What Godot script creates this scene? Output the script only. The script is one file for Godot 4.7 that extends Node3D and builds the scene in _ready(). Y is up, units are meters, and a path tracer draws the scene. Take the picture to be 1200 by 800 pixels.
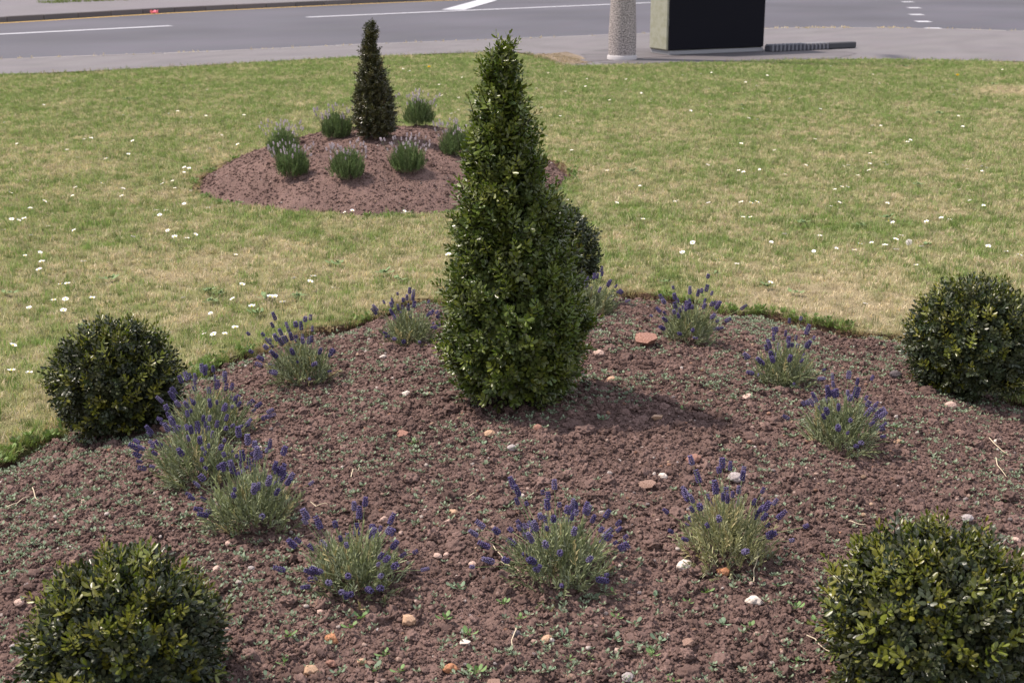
extends Node3D

# ---------------------------------------------------------------- helpers
var rng := RandomNumberGenerator.new()
var taken := {}
var n_big := FastNoiseLite.new()
var n_mid := FastNoiseLite.new()
var n_fine := FastNoiseLite.new()
var n_cell := FastNoiseLite.new()
var n_patch := FastNoiseLite.new()
var M := {}

func rnd(a: float, b: float) -> float:
	return rng.randf_range(a, b)

func numbered(called: String) -> String:
	if not taken.has(called):
		taken[called] = 0
		return called
	taken[called] += 1
	return "%s_%03d" % [called, taken[called]]

func tag(o: Node, label: String, category: String, group := "", kind := "") -> void:
	if label: o.set_meta("label", label)
	if category: o.set_meta("category", category)
	if group: o.set_meta("group", group)
	if kind: o.set_meta("kind", kind)

func thing(called: String, at: Vector3, label: String, category: String, group := "") -> Node3D:
	var o := Node3D.new()
	o.name = numbered(called)
	o.position = at
	add_child(o)
	tag(o, label, category, group)
	return o

func part(called: String, mesh: Mesh, mat: Material, parent: Node, kind := "") -> MeshInstance3D:
	var o := MeshInstance3D.new()
	o.name = called if parent != self else numbered(called)
	o.mesh = mesh
	o.material_override = mat
	parent.add_child(o, true)
	if kind: o.set_meta("kind", kind)
	return o

func scatter(called: String, mesh: Mesh, mat: Material, where: Array, tints: Array, parent: Node) -> MultiMeshInstance3D:
	var mm := MultiMesh.new()
	mm.transform_format = MultiMesh.TRANSFORM_3D
	mm.use_colors = true
	mm.mesh = mesh
	mm.instance_count = where.size()
	for i in where.size():
		mm.set_instance_transform(i, where[i])
		mm.set_instance_color(i, tints[i])
	var o := MultiMeshInstance3D.new()
	o.name = called if parent != self else numbered(called)
	o.multimesh = mm
	o.material_override = mat
	parent.add_child(o, true)
	o.set_meta("kind", "stuff")
	return o

# an indexed mesh under construction; normals are summed from its faces
class Builder:
	var v := PackedVector3Array()
	var c := PackedColorArray()
	var uv := PackedVector2Array()
	var i := PackedInt32Array()

	func add(p: Vector3, col := Color.WHITE, t := Vector2.ZERO) -> int:
		v.append(p)
		c.append(col)
		uv.append(t)
		return v.size() - 1

	func tri(a: int, b: int, d: int) -> void:
		i.append(a)
		i.append(b)
		i.append(d)

	func quad(a: int, b: int, d: int, e: int) -> void:
		tri(a, b, d)
		tri(a, d, e)

	func tube(pts: Array, radii: Array, sides: int, col := Color.WHITE, cap := true) -> void:
		var first := v.size()
		for k in pts.size():
			var dir: Vector3 = (pts[mini(k + 1, pts.size() - 1)] - pts[maxi(k - 1, 0)]).normalized()
			var side := dir.cross(Vector3.RIGHT if absf(dir.x) < 0.8 else Vector3.UP).normalized()
			var up := side.cross(dir)
			for s in sides:
				var a := TAU * s / sides
				add(pts[k] + (side * cos(a) + up * sin(a)) * radii[k], col)
		for k in pts.size() - 1:
			for s in sides:
				var t := (s + 1) % sides
				var a := first + k * sides
				quad(a + s, a + t, a + sides + t, a + sides + s)
		if cap:
			var top := add(pts[-1] + (pts[-1] - pts[-2]).normalized() * radii[-1] * 0.4, col)
			var last := first + (pts.size() - 1) * sides
			for s in sides:
				tri(last + s, last + (s + 1) % sides, top)

	func box(at: Vector3, size: Vector3, basis := Basis(), col := Color.WHITE, bevel := 0.0) -> void:
		# box with chamfered edges: six faces, twelve edge strips, eight corners, each with its own vertices
		var h := size / 2.0
		var b: float = minf(bevel, minf(h.x, minf(h.y, h.z)) * 0.5)
		for axis in 3:
			for sg in [-1.0, 1.0]:
				var n := Vector3.ZERO
				n[axis] = sg
				var a1 := (axis + 1) % 3
				var a2 := (axis + 2) % 3
				var q := []
				for w in [[-1, -1], [1, -1], [1, 1], [-1, 1]]:
					var p := Vector3.ZERO
					p[axis] = h[axis] * sg
					p[a1] = (h[a1] - b) * w[0]
					p[a2] = (h[a2] - b) * w[1]
					q.append(add(at + basis * p, col))
				if sg < 0: quad(q[0], q[1], q[2], q[3])
				else: quad(q[3], q[2], q[1], q[0])
		if b <= 0.0: return
		for axis in 3:
			var a1 := (axis + 1) % 3
			var a2 := (axis + 2) % 3
			for s1 in [-1.0, 1.0]:
				for s2 in [-1.0, 1.0]:
					var q := []
					for w in [[-1, 0], [1, 0], [1, 1], [-1, 1]]:
						var p := Vector3.ZERO
						p[axis] = (h[axis] - b) * w[0]
						p[a1] = (h[a1] - (0.0 if w[1] == 0 else b)) * s1
						p[a2] = (h[a2] - (b if w[1] == 0 else 0.0)) * s2
						q.append(add(at + basis * p, col))
					if s1 * s2 > 0: quad(q[3], q[2], q[1], q[0])
					else: quad(q[0], q[1], q[2], q[3])
		for s1 in [-1.0, 1.0]:
			for s2 in [-1.0, 1.0]:
				for s3 in [-1.0, 1.0]:
					var a := add(at + basis * Vector3(h.x * s1, (h.y - b) * s2, (h.z - b) * s3), col)
					var d := add(at + basis * Vector3((h.x - b) * s1, h.y * s2, (h.z - b) * s3), col)
					var e := add(at + basis * Vector3((h.x - b) * s1, (h.y - b) * s2, h.z * s3), col)
					if s1 * s2 * s3 > 0: tri(a, e, d)
					else: tri(a, d, e)

	func mesh() -> ArrayMesh:
		var n := PackedVector3Array()
		n.resize(v.size())
		for k in range(0, i.size(), 3):
			var f := (v[i[k + 2]] - v[i[k]]).cross(v[i[k + 1]] - v[i[k]])
			n[i[k]] += f
			n[i[k + 1]] += f
			n[i[k + 2]] += f
		for k in n.size():
			n[k] = n[k].normalized() if n[k].length_squared() > 1e-20 else Vector3.UP
		var a := []
		a.resize(Mesh.ARRAY_MAX)
		a[Mesh.ARRAY_VERTEX] = v
		a[Mesh.ARRAY_NORMAL] = n
		a[Mesh.ARRAY_COLOR] = c
		a[Mesh.ARRAY_TEX_UV] = uv
		a[Mesh.ARRAY_INDEX] = i
		var m := ArrayMesh.new()
		m.add_surface_from_arrays(Mesh.PRIMITIVE_TRIANGLES, a)
		return m

func noise(seed_: int, freq: float, octaves := 3, type := FastNoiseLite.TYPE_SIMPLEX_SMOOTH) -> FastNoiseLite:
	var n := FastNoiseLite.new()
	n.seed = seed_
	n.frequency = freq
	n.noise_type = type
	n.fractal_octaves = octaves
	return n

func noise_tex(seed_: int, freq: float, stops: Array, size := 512, octaves := 4, type := FastNoiseLite.TYPE_SIMPLEX) -> NoiseTexture2D:
	var t := NoiseTexture2D.new()
	t.width = size
	t.height = size
	t.seamless = true
	t.noise = noise(seed_, freq, octaves, type)
	if stops:
		var g := Gradient.new()
		g.offsets = PackedFloat32Array(stops.map(func(s): return s[0]))
		g.colors = PackedColorArray(stops.map(func(s): return s[1]))
		t.color_ramp = g
	return t

func grey(x: float) -> Color:
	return Color(x, x, x).linear_to_srgb()

func mat(called: String, rough := 0.9, spec := 0.3) -> StandardMaterial3D:
	var m := StandardMaterial3D.new()
	m.resource_name = called
	m.vertex_color_use_as_albedo = true
	m.roughness = rough
	m.metallic_specular = spec
	m.cull_mode = BaseMaterial3D.CULL_DISABLED
	M[called] = m
	return m

func grain(m: StandardMaterial3D, tex: Texture2D, scale: float, relief: Texture2D = null, relief_cm := 0.0) -> void:
	m.uv1_triplanar = true
	m.uv1_world_triplanar = true
	m.uv1_scale = Vector3.ONE * scale
	m.albedo_texture = tex
	if relief:
		m.heightmap_enabled = true
		m.heightmap_texture = relief
		m.heightmap_scale = relief_cm

func sm(a: float, b: float, x: float) -> float:
	return smoothstep(a, b, x)

# ---------------------------------------------------------------- the lie of the land
const BED := Vector2(0.1, -4.45)
const BED_EDGE := [Vector2(-3.093, 1.842), Vector2(-2.968, 1.736), Vector2(-2.544, 1.706), Vector2(-2.293, 1.8), Vector2(-2.032, 1.954), Vector2(-1.799, 2.258), Vector2(-1.571, 2.41), Vector2(-1.363, 2.371), Vector2(-1.095, 2.205), Vector2(-0.766, 2.192), Vector2(-0.385, 1.996), Vector2(0.026, 1.951), Vector2(0.528, 2.084), Vector2(0.923, 2.32), Vector2(1.281, 2.452), Vector2(1.612, 2.452), Vector2(1.937, 2.516), Vector2(2.268, 2.414), Vector2(2.648, 2.215), Vector2(2.962, 1.961)]
const FAR_BED := Vector2(-0.93, -10.4)
const FAR_RADII := Vector2(1.36, 1.66)
const LAWN_EDGE := [Vector2(-26, -12.0), Vector2(-14, -15.2), Vector2(-6.32, -17.78), Vector2(-5.57, -18.11), Vector2(-4.25, -18.93), Vector2(-2.05, -20.39), Vector2(-0.1, -21.2), Vector2(0.42, -20.2), Vector2(0.73, -19.0), Vector2(1.81, -19.18), Vector2(3.43, -19.7), Vector2(4.72, -19.97), Vector2(6.94, -19.57), Vector2(10, -18.6), Vector2(16, -16.8), Vector2(26, -13.0)]
const NEAR_KERB := [Vector2(-26, -11.8), Vector2(-14, -16.6), Vector2(-7.08, -19.97), Vector2(-4.73, -21.12), Vector2(-2.14, -22.76), Vector2(1.45, -24.67), Vector2(4.58, -26.43), Vector2(7.29, -26.6), Vector2(9.07, -25.74), Vector2(13, -23.8), Vector2(17, -21.5), Vector2(26, -16.0)]
const FAR_KERB := [Vector2(-26, -13.5), Vector2(-18, -21.0), Vector2(-14, -25.8), Vector2(-10.61, -30.2), Vector2(-7.95, -33.99), Vector2(-4.42, -37.87), Vector2(0, -42.0), Vector2(8, -49.0), Vector2(18, -57.0), Vector2(40, -72.0)]

func bed_radius(th: float) -> float:
	var n := BED_EDGE.size()
	for k in n:
		var a: Vector2 = BED_EDGE[k]
		var b: Vector2 = BED_EDGE[(k + 1) % n]
		var t0 := a.x
		var t1 := b.x + (TAU if k == n - 1 else 0.0)
		for t in [th, th + TAU]:
			if t >= t0 and t <= t1:
				var w: float = (t - t0) / (t1 - t0)
				return lerpf(a.y, b.y, w * w * (3.0 - 2.0 * w))
	return 2.0

var rim_table := PackedFloat32Array()

func measure_rim() -> void:
	for k in 2048:
		var th := k / 2047.0 * TAU - PI
		rim_table.append(bed_radius(th) * (1.0 + 0.012 * sin(th * 23.0) + 0.01 * sin(th * 41.0 + 1.0)))

func near_s(x: float, z: float) -> float:
	var d := Vector2(x, z) - BED
	if d.length_squared() > 9.0: return 2.0
	var th := d.angle()
	return d.length() / rim_table[int((th + PI) / TAU * 2047.0)]

func far_s(x: float, z: float) -> float:
	var d := (Vector2(x, z) - FAR_BED) / FAR_RADII
	var th := d.angle()
	return d.length() / (1.0 + 0.02 * sin(th * 5.0 + 1.0) + 0.012 * sin(th * 17.0))

func mound(x: float, z: float) -> float:
	var s := near_s(x, z)
	if s < 1.3: return 0.238 * (1.0 - s * s) - 0.038 - 0.022 * sm(0.93, 1.0, s)
	s = far_s(x, z)
	if s < 1.3: return 0.34 * (1.0 - s * s) - 0.04 - 0.03 * sm(0.93, 1.0, s)
	return 0.0

func soil_y(x: float, z: float) -> float:
	var h := mound(x, z)
	h += n_big.get_noise_2d(x, z) * 0.022
	h += n_mid.get_noise_2d(x, z) * 0.012
	h += n_cell.get_noise_2d(x, z) * 0.011
	h += absf(n_fine.get_noise_2d(x, z)) * 0.009
	return h

func lawn_y(x: float, z: float) -> float:
	return n_patch.get_noise_2d(x * 0.6, z * 0.6) * 0.02

func ground_y(x: float, z: float) -> float:
	if near_s(x, z) < 1.0 or far_s(x, z) < 1.0: return soil_y(x, z)
	return lawn_y(x, z)

func line_z(line: Array, x: float) -> float:
	for k in line.size() - 1:
		if x <= line[k + 1].x or k == line.size() - 2:
			return lerpf(line[k].y, line[k + 1].y, (x - line[k].x) / (line[k + 1].x - line[k].x))
	return 0.0

# points every `step` metres along a polyline
func walk(line: Array, step: float) -> Array:
	var c := Curve2D.new()
	c.bake_interval = 0.05
	for k in line.size():
		var t: Vector2 = (line[mini(k + 1, line.size() - 1)] - line[maxi(k - 1, 0)]) * 0.16
		c.add_point(line[k], -t if k > 0 else Vector2.ZERO, t if k < line.size() - 1 else Vector2.ZERO)
	var out := []
	var s := 0.0
	while s <= c.get_baked_length():
		out.append(c.sample_baked(s))
		s += step
	return out

# a sheet lofted between two lines of equal point count, tinted by noise
func sheet(a: Array, b: Array, rows: int, ya: float, yb: float, base: Color, spread: float, nz: FastNoiseLite) -> ArrayMesh:
	var m := Builder.new()
	for r in rows + 1:
		var w := float(r) / rows
		for k in a.size():
			var p: Vector2 = a[k].lerp(b[k], w)
			var f := 1.0 + spread * nz.get_noise_2d(p.x, p.y)
			m.add(Vector3(p.x, lerpf(ya, yb, w), p.y), Color(base.r * f, base.g * f, base.b * f))
	for r in rows:
		for k in a.size() - 1:
			var q := r * a.size() + k
			m.quad(q, q + a.size(), q + a.size() + 1, q + 1)
	return m.mesh()

func shifted(line: Array, by: float) -> Array:
	var out := []
	for k in line.size():
		var t: Vector2 = (line[mini(k + 1, line.size() - 1)] - line[maxi(k - 1, 0)]).normalized()
		out.append(line[k] + Vector2(t.y, -t.x) * by)
	return out

func resample(line: Array, n: int) -> Array:
	var l := walk(line, 0.25)
	var out := []
	for k in n:
		out.append(l[mini(roundi(float(k) / (n - 1) * (l.size() - 1)), l.size() - 1)])
	return out

func in_view(x: float, z: float, more := 0.6) -> bool:
	return z < -2.2 and absf(x) < -z * 0.375 + more

# ---------------------------------------------------------------- small meshes
# a leaf lying along +y from the origin, face to +z, folded on its midrib
func leaf(m: Builder, at: Transform3D, length: float, width: float, fold: float, curl: float, col: Color, tip: Color, blunt := 0.75) -> void:
	var w := width / 2.0
	var rows := [[0.0, 0.12], [0.3, 0.85], [0.62, 1.0], [0.86, blunt], [1.0, 0.0]]
	var prev := []
	for k in rows.size():
		var t: float = rows[k][0]
		var y := t * length
		var z := -curl * length * t * t
		var c := col.lerp(tip, t)
		var cur := []
		if k == rows.size() - 1:
			cur = [m.add(at * Vector3(0, y, z), c)]
			m.tri(prev[0], cur[0], prev[1])
			m.tri(prev[1], cur[0], prev[2])
		else:
			var ww: float = w * rows[k][1]
			cur = [m.add(at * Vector3(-ww, y, z + fold * ww), c), m.add(at * Vector3(0, y, z), c), m.add(at * Vector3(ww, y, z + fold * ww), c)]
			if k > 0:
				m.quad(prev[0], cur[0], cur[1], prev[1])
				m.quad(prev[1], cur[1], cur[2], prev[2])
		prev = cur

func frame(dir: Vector3, spin: float) -> Basis:
	var y := dir.normalized()
	var x := y.cross(Vector3.FORWARD if absf(y.z) < 0.9 else Vector3.RIGHT).normalized()
	var b := Basis(x, y, x.cross(y))
	return b * Basis(Vector3.UP, spin)

# a shoot of box: a twig with crossed pairs of small oval leaves; the youngest at the end
func box_sprig(pairs: int, young: float) -> ArrayMesh:
	var m := Builder.new()
	var gap := 0.0075
	m.tube([Vector3.ZERO, Vector3(0, gap * pairs * 0.5, 0.001), Vector3(0, gap * pairs, 0)], [0.0013, 0.001, 0.0006], 4, Color(0.13, 0.085, 0.035))
	for k in pairs + 1:
		var t := float(k) / pairs
		var col := Color(1.0, 1.0, 1.0)
		if k >= pairs - 1: col = col.lerp(Color(3.4, 2.7, 1.1), young)
		elif k == pairs - 2: col = col.lerp(Color(2.0, 1.8, 1.0), young * 0.7)
		for s in 2:
			var spin := k * PI * 0.5 + s * PI + rnd(-0.35, 0.35)
			var open := lerpf(1.25, 0.45, pow(t, 2.0)) + rnd(-0.2, 0.2)
			var ln := rnd(0.0135, 0.0185) * (1.0 - 0.35 * pow(t, 4.0))
			var b := Basis(Vector3.UP, spin) * Basis(Vector3.RIGHT, open)
			var f := rnd(0.75, 1.25)
			var cc := Color(col.r * f, col.g * f, col.b * f)
			leaf(m, Transform3D(b, Vector3(0, gap * k, 0) + b.y * 0.0012), ln * (1.0 + 0.25 * young * t), ln * (rnd(0.34, 0.44) if young > 0.5 and t > 0.6 else rnd(0.44, 0.58)), rnd(0.15, 0.45), rnd(-0.12, 0.3), cc, cc)
	return m.mesh()

# a leafy lavender shoot: thin stem with narrow leaves in pairs
func lavender_shoot(length: float, nodes: int, leaf_len: float) -> ArrayMesh:
	var m := Builder.new()
	var bend := rnd(-0.12, 0.12)
	m.tube([Vector3.ZERO, Vector3(bend * length * 0.4, length * 0.5, 0), Vector3(bend * length, length, 0)], [0.0013, 0.001, 0.0006], 3, Color(0.8, 0.85, 0.7))
	for k in nodes:
		var t := 0.12 + 0.88 * k / (nodes - 1)
		var p := Vector3(bend * length * t * t, length * t, 0)
		for s in 2:
			var b := Basis(Vector3.UP, k * PI * 0.5 + s * PI + rnd(-0.5, 0.5)) * Basis(Vector3.RIGHT, lerpf(1.0, 0.35, t) + rnd(-0.25, 0.3))
			var f := rnd(0.7, 1.3)
			leaf(m, Transform3D(b, p), leaf_len * rnd(0.7, 1.2) * (1.0 - 0.3 * t), 0.003, 0.3, rnd(-0.2, 0.7), Color(f, f, f * 0.95), Color(f * 1.1, f * 1.1, f), 0.6)
	return m.mesh()

# a lavender flower head: whorls of small buds
func lavender_head(whorls: int) -> ArrayMesh:
	var m := Builder.new()
	var y := 0.0
	for w in whorls:
		var r := 0.0066 * (1.0 - 0.5 * pow(float(w) / whorls, 2.0)) * (0.75 if w == 0 else 1.0)
		for k in 6:
			var a := TAU * k / 6.0 + w * 0.5 + rnd(-0.2, 0.2)
			var out := Vector3(cos(a), rnd(0.5, 0.9), sin(a)).normalized()
			var f := rnd(0.6, 1.5)
			var col := Color(f, f * rnd(0.9, 1.1), f * rnd(0.95, 1.15))
			if rng.randf() < 0.12: col = Color(2.2, 2.0, 1.7)
			var c := Vector3(cos(a) * r * 0.75, y, sin(a) * r * 0.75)
			var b := frame(out, rnd(0, 3))
			var ids := []
			for q in [Vector3(0, -0.0035, 0), Vector3(0.0027, 0.001, 0), Vector3(0, 0.001, 0.0027), Vector3(-0.0027, 0.001, 0), Vector3(0, 0.001, -0.0027), Vector3(0, 0.005, 0)]:
				ids.append(m.add(c + b * q, col))
			for q in 4:
				m.tri(ids[0], ids[1 + (q + 1) % 4], ids[1 + q])
				m.tri(ids[5], ids[1 + q], ids[1 + (q + 1) % 4])
		y += rnd(0.0042, 0.0058)
	return m.mesh()

func icosphere(div: int) -> Builder:
	var m := Builder.new()
	var t := (1.0 + sqrt(5.0)) / 2.0
	for p in [Vector3(-1, t, 0), Vector3(1, t, 0), Vector3(-1, -t, 0), Vector3(1, -t, 0), Vector3(0, -1, t), Vector3(0, 1, t), Vector3(0, -1, -t), Vector3(0, 1, -t), Vector3(t, 0, -1), Vector3(t, 0, 1), Vector3(-t, 0, -1), Vector3(-t, 0, 1)]:
		m.add(p.normalized())
	m.i = PackedInt32Array([0, 11, 5, 0, 5, 1, 0, 1, 7, 0, 7, 10, 0, 10, 11, 1, 5, 9, 5, 11, 4, 11, 10, 2, 10, 7, 6, 7, 1, 8, 3, 9, 4, 3, 4, 2, 3, 2, 6, 3, 6, 8, 3, 8, 9, 4, 9, 5, 2, 4, 11, 6, 2, 10, 8, 6, 7, 9, 8, 1])
	for k in range(0, m.i.size(), 3):   # clockwise seen from outside
		var s := m.i[k + 1]
		m.i[k + 1] = m.i[k + 2]
		m.i[k + 2] = s
	for d in div:
		var mids := {}
		var next := PackedInt32Array()
		for k in range(0, m.i.size(), 3):
			var e := []
			for w in 3:
				var a := m.i[k + w]
				var b := m.i[k + (w + 1) % 3]
				var key := Vector2i(mini(a, b), maxi(a, b))
				if not mids.has(key): mids[key] = m.add((m.v[a] + m.v[b]).normalized())
				e.append(mids[key])
			next.append_array([m.i[k], e[0], e[2], m.i[k + 1], e[1], e[0], m.i[k + 2], e[2], e[1], e[0], e[1], e[2]])
		m.i = next
	return m

# an unevenly rounded or broken lump, about one unit across
func lump(div: int, seed_: int, rough: float, cuts: int, flat: Vector3) -> ArrayMesh:
	var m := icosphere(div)
	var n := noise(seed_, 0.9, 3)
	var planes := []
	for k in cuts:
		planes.append([Vector3(rnd(-1, 1), rnd(-1, 1), rnd(-1, 1)).normalized(), rnd(0.45, 0.8)])
	for k in m.v.size():
		var p := m.v[k]
		p *= 1.0 + rough * n.get_noise_3dv(p * 1.6) + rough * 0.4 * n.get_noise_3dv(p * 5.0)
		for c in planes:
			var over: float = p.dot(c[0]) - c[1]
			if over > 0.0: p -= c[0] * over
		var f := 1.0 + 0.35 * n.get_noise_3dv(p * 4.0 + Vector3(9, 0, 0))
		m.c[k] = Color(f, f, f)
		m.v[k] = p * flat * 0.5
	return m.mesh()

# a broken clod of earth: knobbly at every scale
func clod(seed_: int, flat: Vector3) -> ArrayMesh:
	var m := icosphere(3)
	var n := noise(seed_, 1.1, 5)
	var knobs := noise(seed_ + 1, 2.6, 2, FastNoiseLite.TYPE_CELLULAR)
	for k in m.v.size():
		var p := m.v[k]
		var r := 1.0 + 0.7 * n.get_noise_3dv(p * 1.4) - 0.42 * knobs.get_noise_3dv(p) + 0.2 * n.get_noise_3dv(p * 7.0)
		var f := 1.0 + 0.3 * n.get_noise_3dv(p * 6.0)
		m.c[k] = Color(f, f, f)
		m.v[k] = p * r * flat * 0.42
	return m.mesh()

func grass_tuft(blades: int, spread: float, tall: float, width: float) -> ArrayMesh:
	var m := Builder.new()
	for k in blades:
		var a := rnd(0, TAU)
		var r := spread * sqrt(rng.randf())
		var at := Vector3(cos(a) * r, -0.004, sin(a) * r)
		var lean := Vector3(rnd(-1, 1), 0, rnd(-1, 1)) * rnd(0.1, 0.9)
		var h := tall * rnd(0.45, 1.15)
		var side := Vector3(rnd(-1, 1), 0, rnd(-1, 1)).normalized() * width * rnd(0.7, 1.2) * 0.5
		var f := rnd(0.65, 1.3)
		var dry := rng.randf() < 0.3
		var col := Color(f * 1.5, f * 1.15, f * 1.5) if dry else Color(f, f, f)
		var p1 := at + lean * h * 0.35 + Vector3(0, h * 0.6, 0)
		var p2 := at + lean * h * 0.95 + Vector3(0, h * (1.0 - 0.25 * lean.length()), 0)
		var q := [m.add(at - side, col), m.add(at + side, col), m.add(p1 + side * 0.8, col), m.add(p1 - side * 0.8, col), m.add(p2, col)]
		m.quad(q[0], q[3], q[2], q[1])
		m.tri(q[3], q[4], q[2])
	return m.mesh()

func seedling(leaves: int, size: float) -> ArrayMesh:
	var m := Builder.new()
	for k in leaves:
		var young := k >= leaves - 2
		var a := k * 2.4 + rnd(-0.4, 0.4)
		var open := rnd(0.35, 0.7) if young else rnd(0.95, 1.35)
		var b := Basis(Vector3.UP, a) * Basis(Vector3.RIGHT, open)
		var ln := size * (0.55 if young else 1.0) * rnd(0.75, 1.2)
		var f := rnd(0.75, 1.25)
		var stalk := ln * 0.55
		var base := Vector3(0, rnd(0.002, 0.006), 0)
		m.tube([base, base + b.y * stalk], [0.0007, 0.0006], 3, Color(f * 0.9, f, f * 0.8), false)
		leaf(m, Transform3D(b, base + b.y * stalk * 0.9), ln, ln * rnd(0.55, 0.75), rnd(0.1, 0.35), rnd(0.05, 0.35), Color(f, f, f), Color(f, f, f), 0.8)
	return m.mesh()

# ---------------------------------------------------------------- plants
var sprigs := []
var sprigs_old := []

# a clipped box shrub. point(rng) gives a place on its skin and the way out of it, as [point, outward, fraction of height]
func fill_shrub(root: Node3D, skin: Callable, count: int, deep: float, base: Color, young_tint: Color, p_young: float, size: float, top_open := 0.0) -> void:
	var where := [[], [], [], [], []]
	var tints := [[], [], [], [], []]
	for k in count:
		var s: Array = skin.call()
		var p: Vector3 = s[0]
		var n: Vector3 = s[1]
		var inside := pow(rng.randf(), 1.3) * deep
		p -= n * ((0.03 if rng.randf() > 0.06 else 0.008) + inside)
		var dir: Vector3 = (n + Vector3(rnd(-1, 1), rnd(-0.6, 1.1), rnd(-1, 1)) * (0.55 + top_open * s[2]) + Vector3(0, 0.25, 0)).normalized()
		var sc := size * rnd(0.75, 1.2)
		var kind := 0
		var col := base
		if inside < 0.4 * deep and rng.randf() < p_young * (0.35 + s[2]):
			kind = 3 + rng.randi() % 2
			col = young_tint
			p += n * rnd(0.0, 0.022)
			dir = (dir + Vector3(0, 0.5, 0)).normalized()
		else:
			kind = rng.randi() % 3
		var f := rnd(0.65, 1.35)
		var warm := rnd(-0.12, 0.12)
		where[kind].append(Transform3D(frame(dir, rnd(0, TAU)).scaled(Vector3.ONE * sc), p))
		tints[kind].append(Color(col.r * f * (1.0 + warm), col.g * f, col.b * f * (1.0 - warm)))
	for k in 5:
		if where[k].size():
			scatter("foliage", sprigs[k], M.box_leaf, where[k], tints[k], root)

func limbs(root: Node3D, tips: Array, r0: float) -> void:
	for t in tips:
		var m := Builder.new()
		var mid: Vector3 = t * 0.45 + Vector3(rnd(-0.02, 0.02), 0.02, rnd(-0.02, 0.02))
		m.tube([Vector3(t.x * 0.08, -0.06, t.z * 0.08), Vector3(t.x * 0.12, 0.03, t.z * 0.12), mid, t], [r0, r0 * 0.9, r0 * 0.6, r0 * 0.25], 6, Color(1, 1, 1).lerp(Color(0.7, 0.7, 0.7), rng.randf()))
		part("stem", m.mesh(), M.bark, root)

func ball_shrub(x: float, z: float, r: Vector3, label: String, base: Color, p_young: float, count: int, seed_: int) -> void:
	rng.seed = seed_
	var y0 := soil_y(x, z)
	var root := thing("box_ball_shrub", Vector3(x, y0, z), label, "shrub", "clipped box balls round the planting bed")
	var n := noise(seed_, 2.2, 3)
	var skin := func() -> Array:
		var d := Vector3(rng.randfn(), rng.randfn(), rng.randfn()).normalized()
		if d.y < -0.75: d.y = -d.y
		var k := 1.0 + 0.09 * n.get_noise_3dv(d * 1.3) + 0.05 * n.get_noise_3dv(d * 4.0)
		var p := Vector3(d.x * r.x, d.y * r.y, d.z * r.z) * k
		if d.y < 0.0:
			p.x *= 1.0 + 0.10 * d.y
			p.z *= 1.0 + 0.10 * d.y
		return [p + Vector3(0, r.y * 0.86, 0), (d / r).normalized(), d.y * 0.5 + 0.5]
	var tips := []
	for k in 9:
		var a := TAU * k / 9.0 + rnd(-0.2, 0.2)
		tips.append(Vector3(cos(a) * r.x * rnd(0.5, 0.88), r.y * rnd(0.9, 1.4), sin(a) * r.z * rnd(0.5, 0.88)))
	limbs(root, tips, 0.006)
	fill_shrub(root, skin, count, 0.10, base, Color(0.12, 0.125, 0.016), p_young * 0.85, 1.15)

func cone_shrub(x: float, z: float, profile: Array, label: String, base: Color, young: Color, p_young: float, count: int, size: float, seed_: int) -> void:
	# profile rows: height, radius, how far its middle leans along x
	rng.seed = seed_
	var root := thing("box_cone_shrub", Vector3(x, soil_y(x, z), z), label, "shrub", "clipped box cones at the middle of the beds")
	var tall: float = profile[-1][0]
	var n := noise(seed_, 1.6, 3)
	var total := 0.0
	for k in profile.size() - 1: total += (profile[k][1] + profile[k + 1][1] + 0.02) * (profile[k + 1][0] - profile[k][0])
	var skin := func() -> Array:
		var pick := rng.randf() * total
		var k := 0
		while k < profile.size() - 2:
			var a: float = (profile[k][1] + profile[k + 1][1] + 0.02) * (profile[k + 1][0] - profile[k][0])
			if pick <= a: break
			pick -= a
			k += 1
		var w := rng.randf()
		var h := lerpf(profile[k][0], profile[k + 1][0], w)
		var rad := lerpf(profile[k][1], profile[k + 1][1], w)
		var lean := lerpf(profile[k][2], profile[k + 1][2], w)
		var th := rnd(0, TAU)
		var slope: float = (profile[k][1] - profile[k + 1][1]) / (profile[k + 1][0] - profile[k][0])
		rad *= 1.0 + 0.24 * n.get_noise_3d(cos(th) * 1.2, h * 5.0, sin(th) * 1.2)
		rad = maxf(rad, 0.012)
		var o := Vector3(cos(th), clampf(slope, -0.6, 1.5), sin(th)).normalized()
		return [Vector3(cos(th) * rad + lean, h, sin(th) * rad), o, h / tall]
	var t := Builder.new()
	t.tube([Vector3(0, -0.08, 0), Vector3(0.004, tall * 0.3, 0), Vector3(profile[-3][2], tall * 0.75, 0), Vector3(profile[-1][2], tall * 0.97, 0)], [0.022, 0.017, 0.008, 0.003], 7, Color.WHITE)
	part("trunk", t.mesh(), M.bark, root)
	for k in 10:
		var h := tall * (0.1 + 0.07 * k)
		var a := k * 2.4
		var b := Builder.new()
		var rr := 0.16 * (1.0 - h / tall) + 0.03
		b.tube([Vector3(0, h * 0.7, 0), Vector3(cos(a) * rr * 0.5, h * 0.9, sin(a) * rr * 0.5), Vector3(cos(a) * rr, h * 1.1, sin(a) * rr)], [0.006, 0.004, 0.002], 5)
		part("stem", b.mesh(), M.bark, root)
	fill_shrub(root, skin, count, 0.075, base, young, p_young, size, 0.5)

var shoots := []
var heads := []

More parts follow.
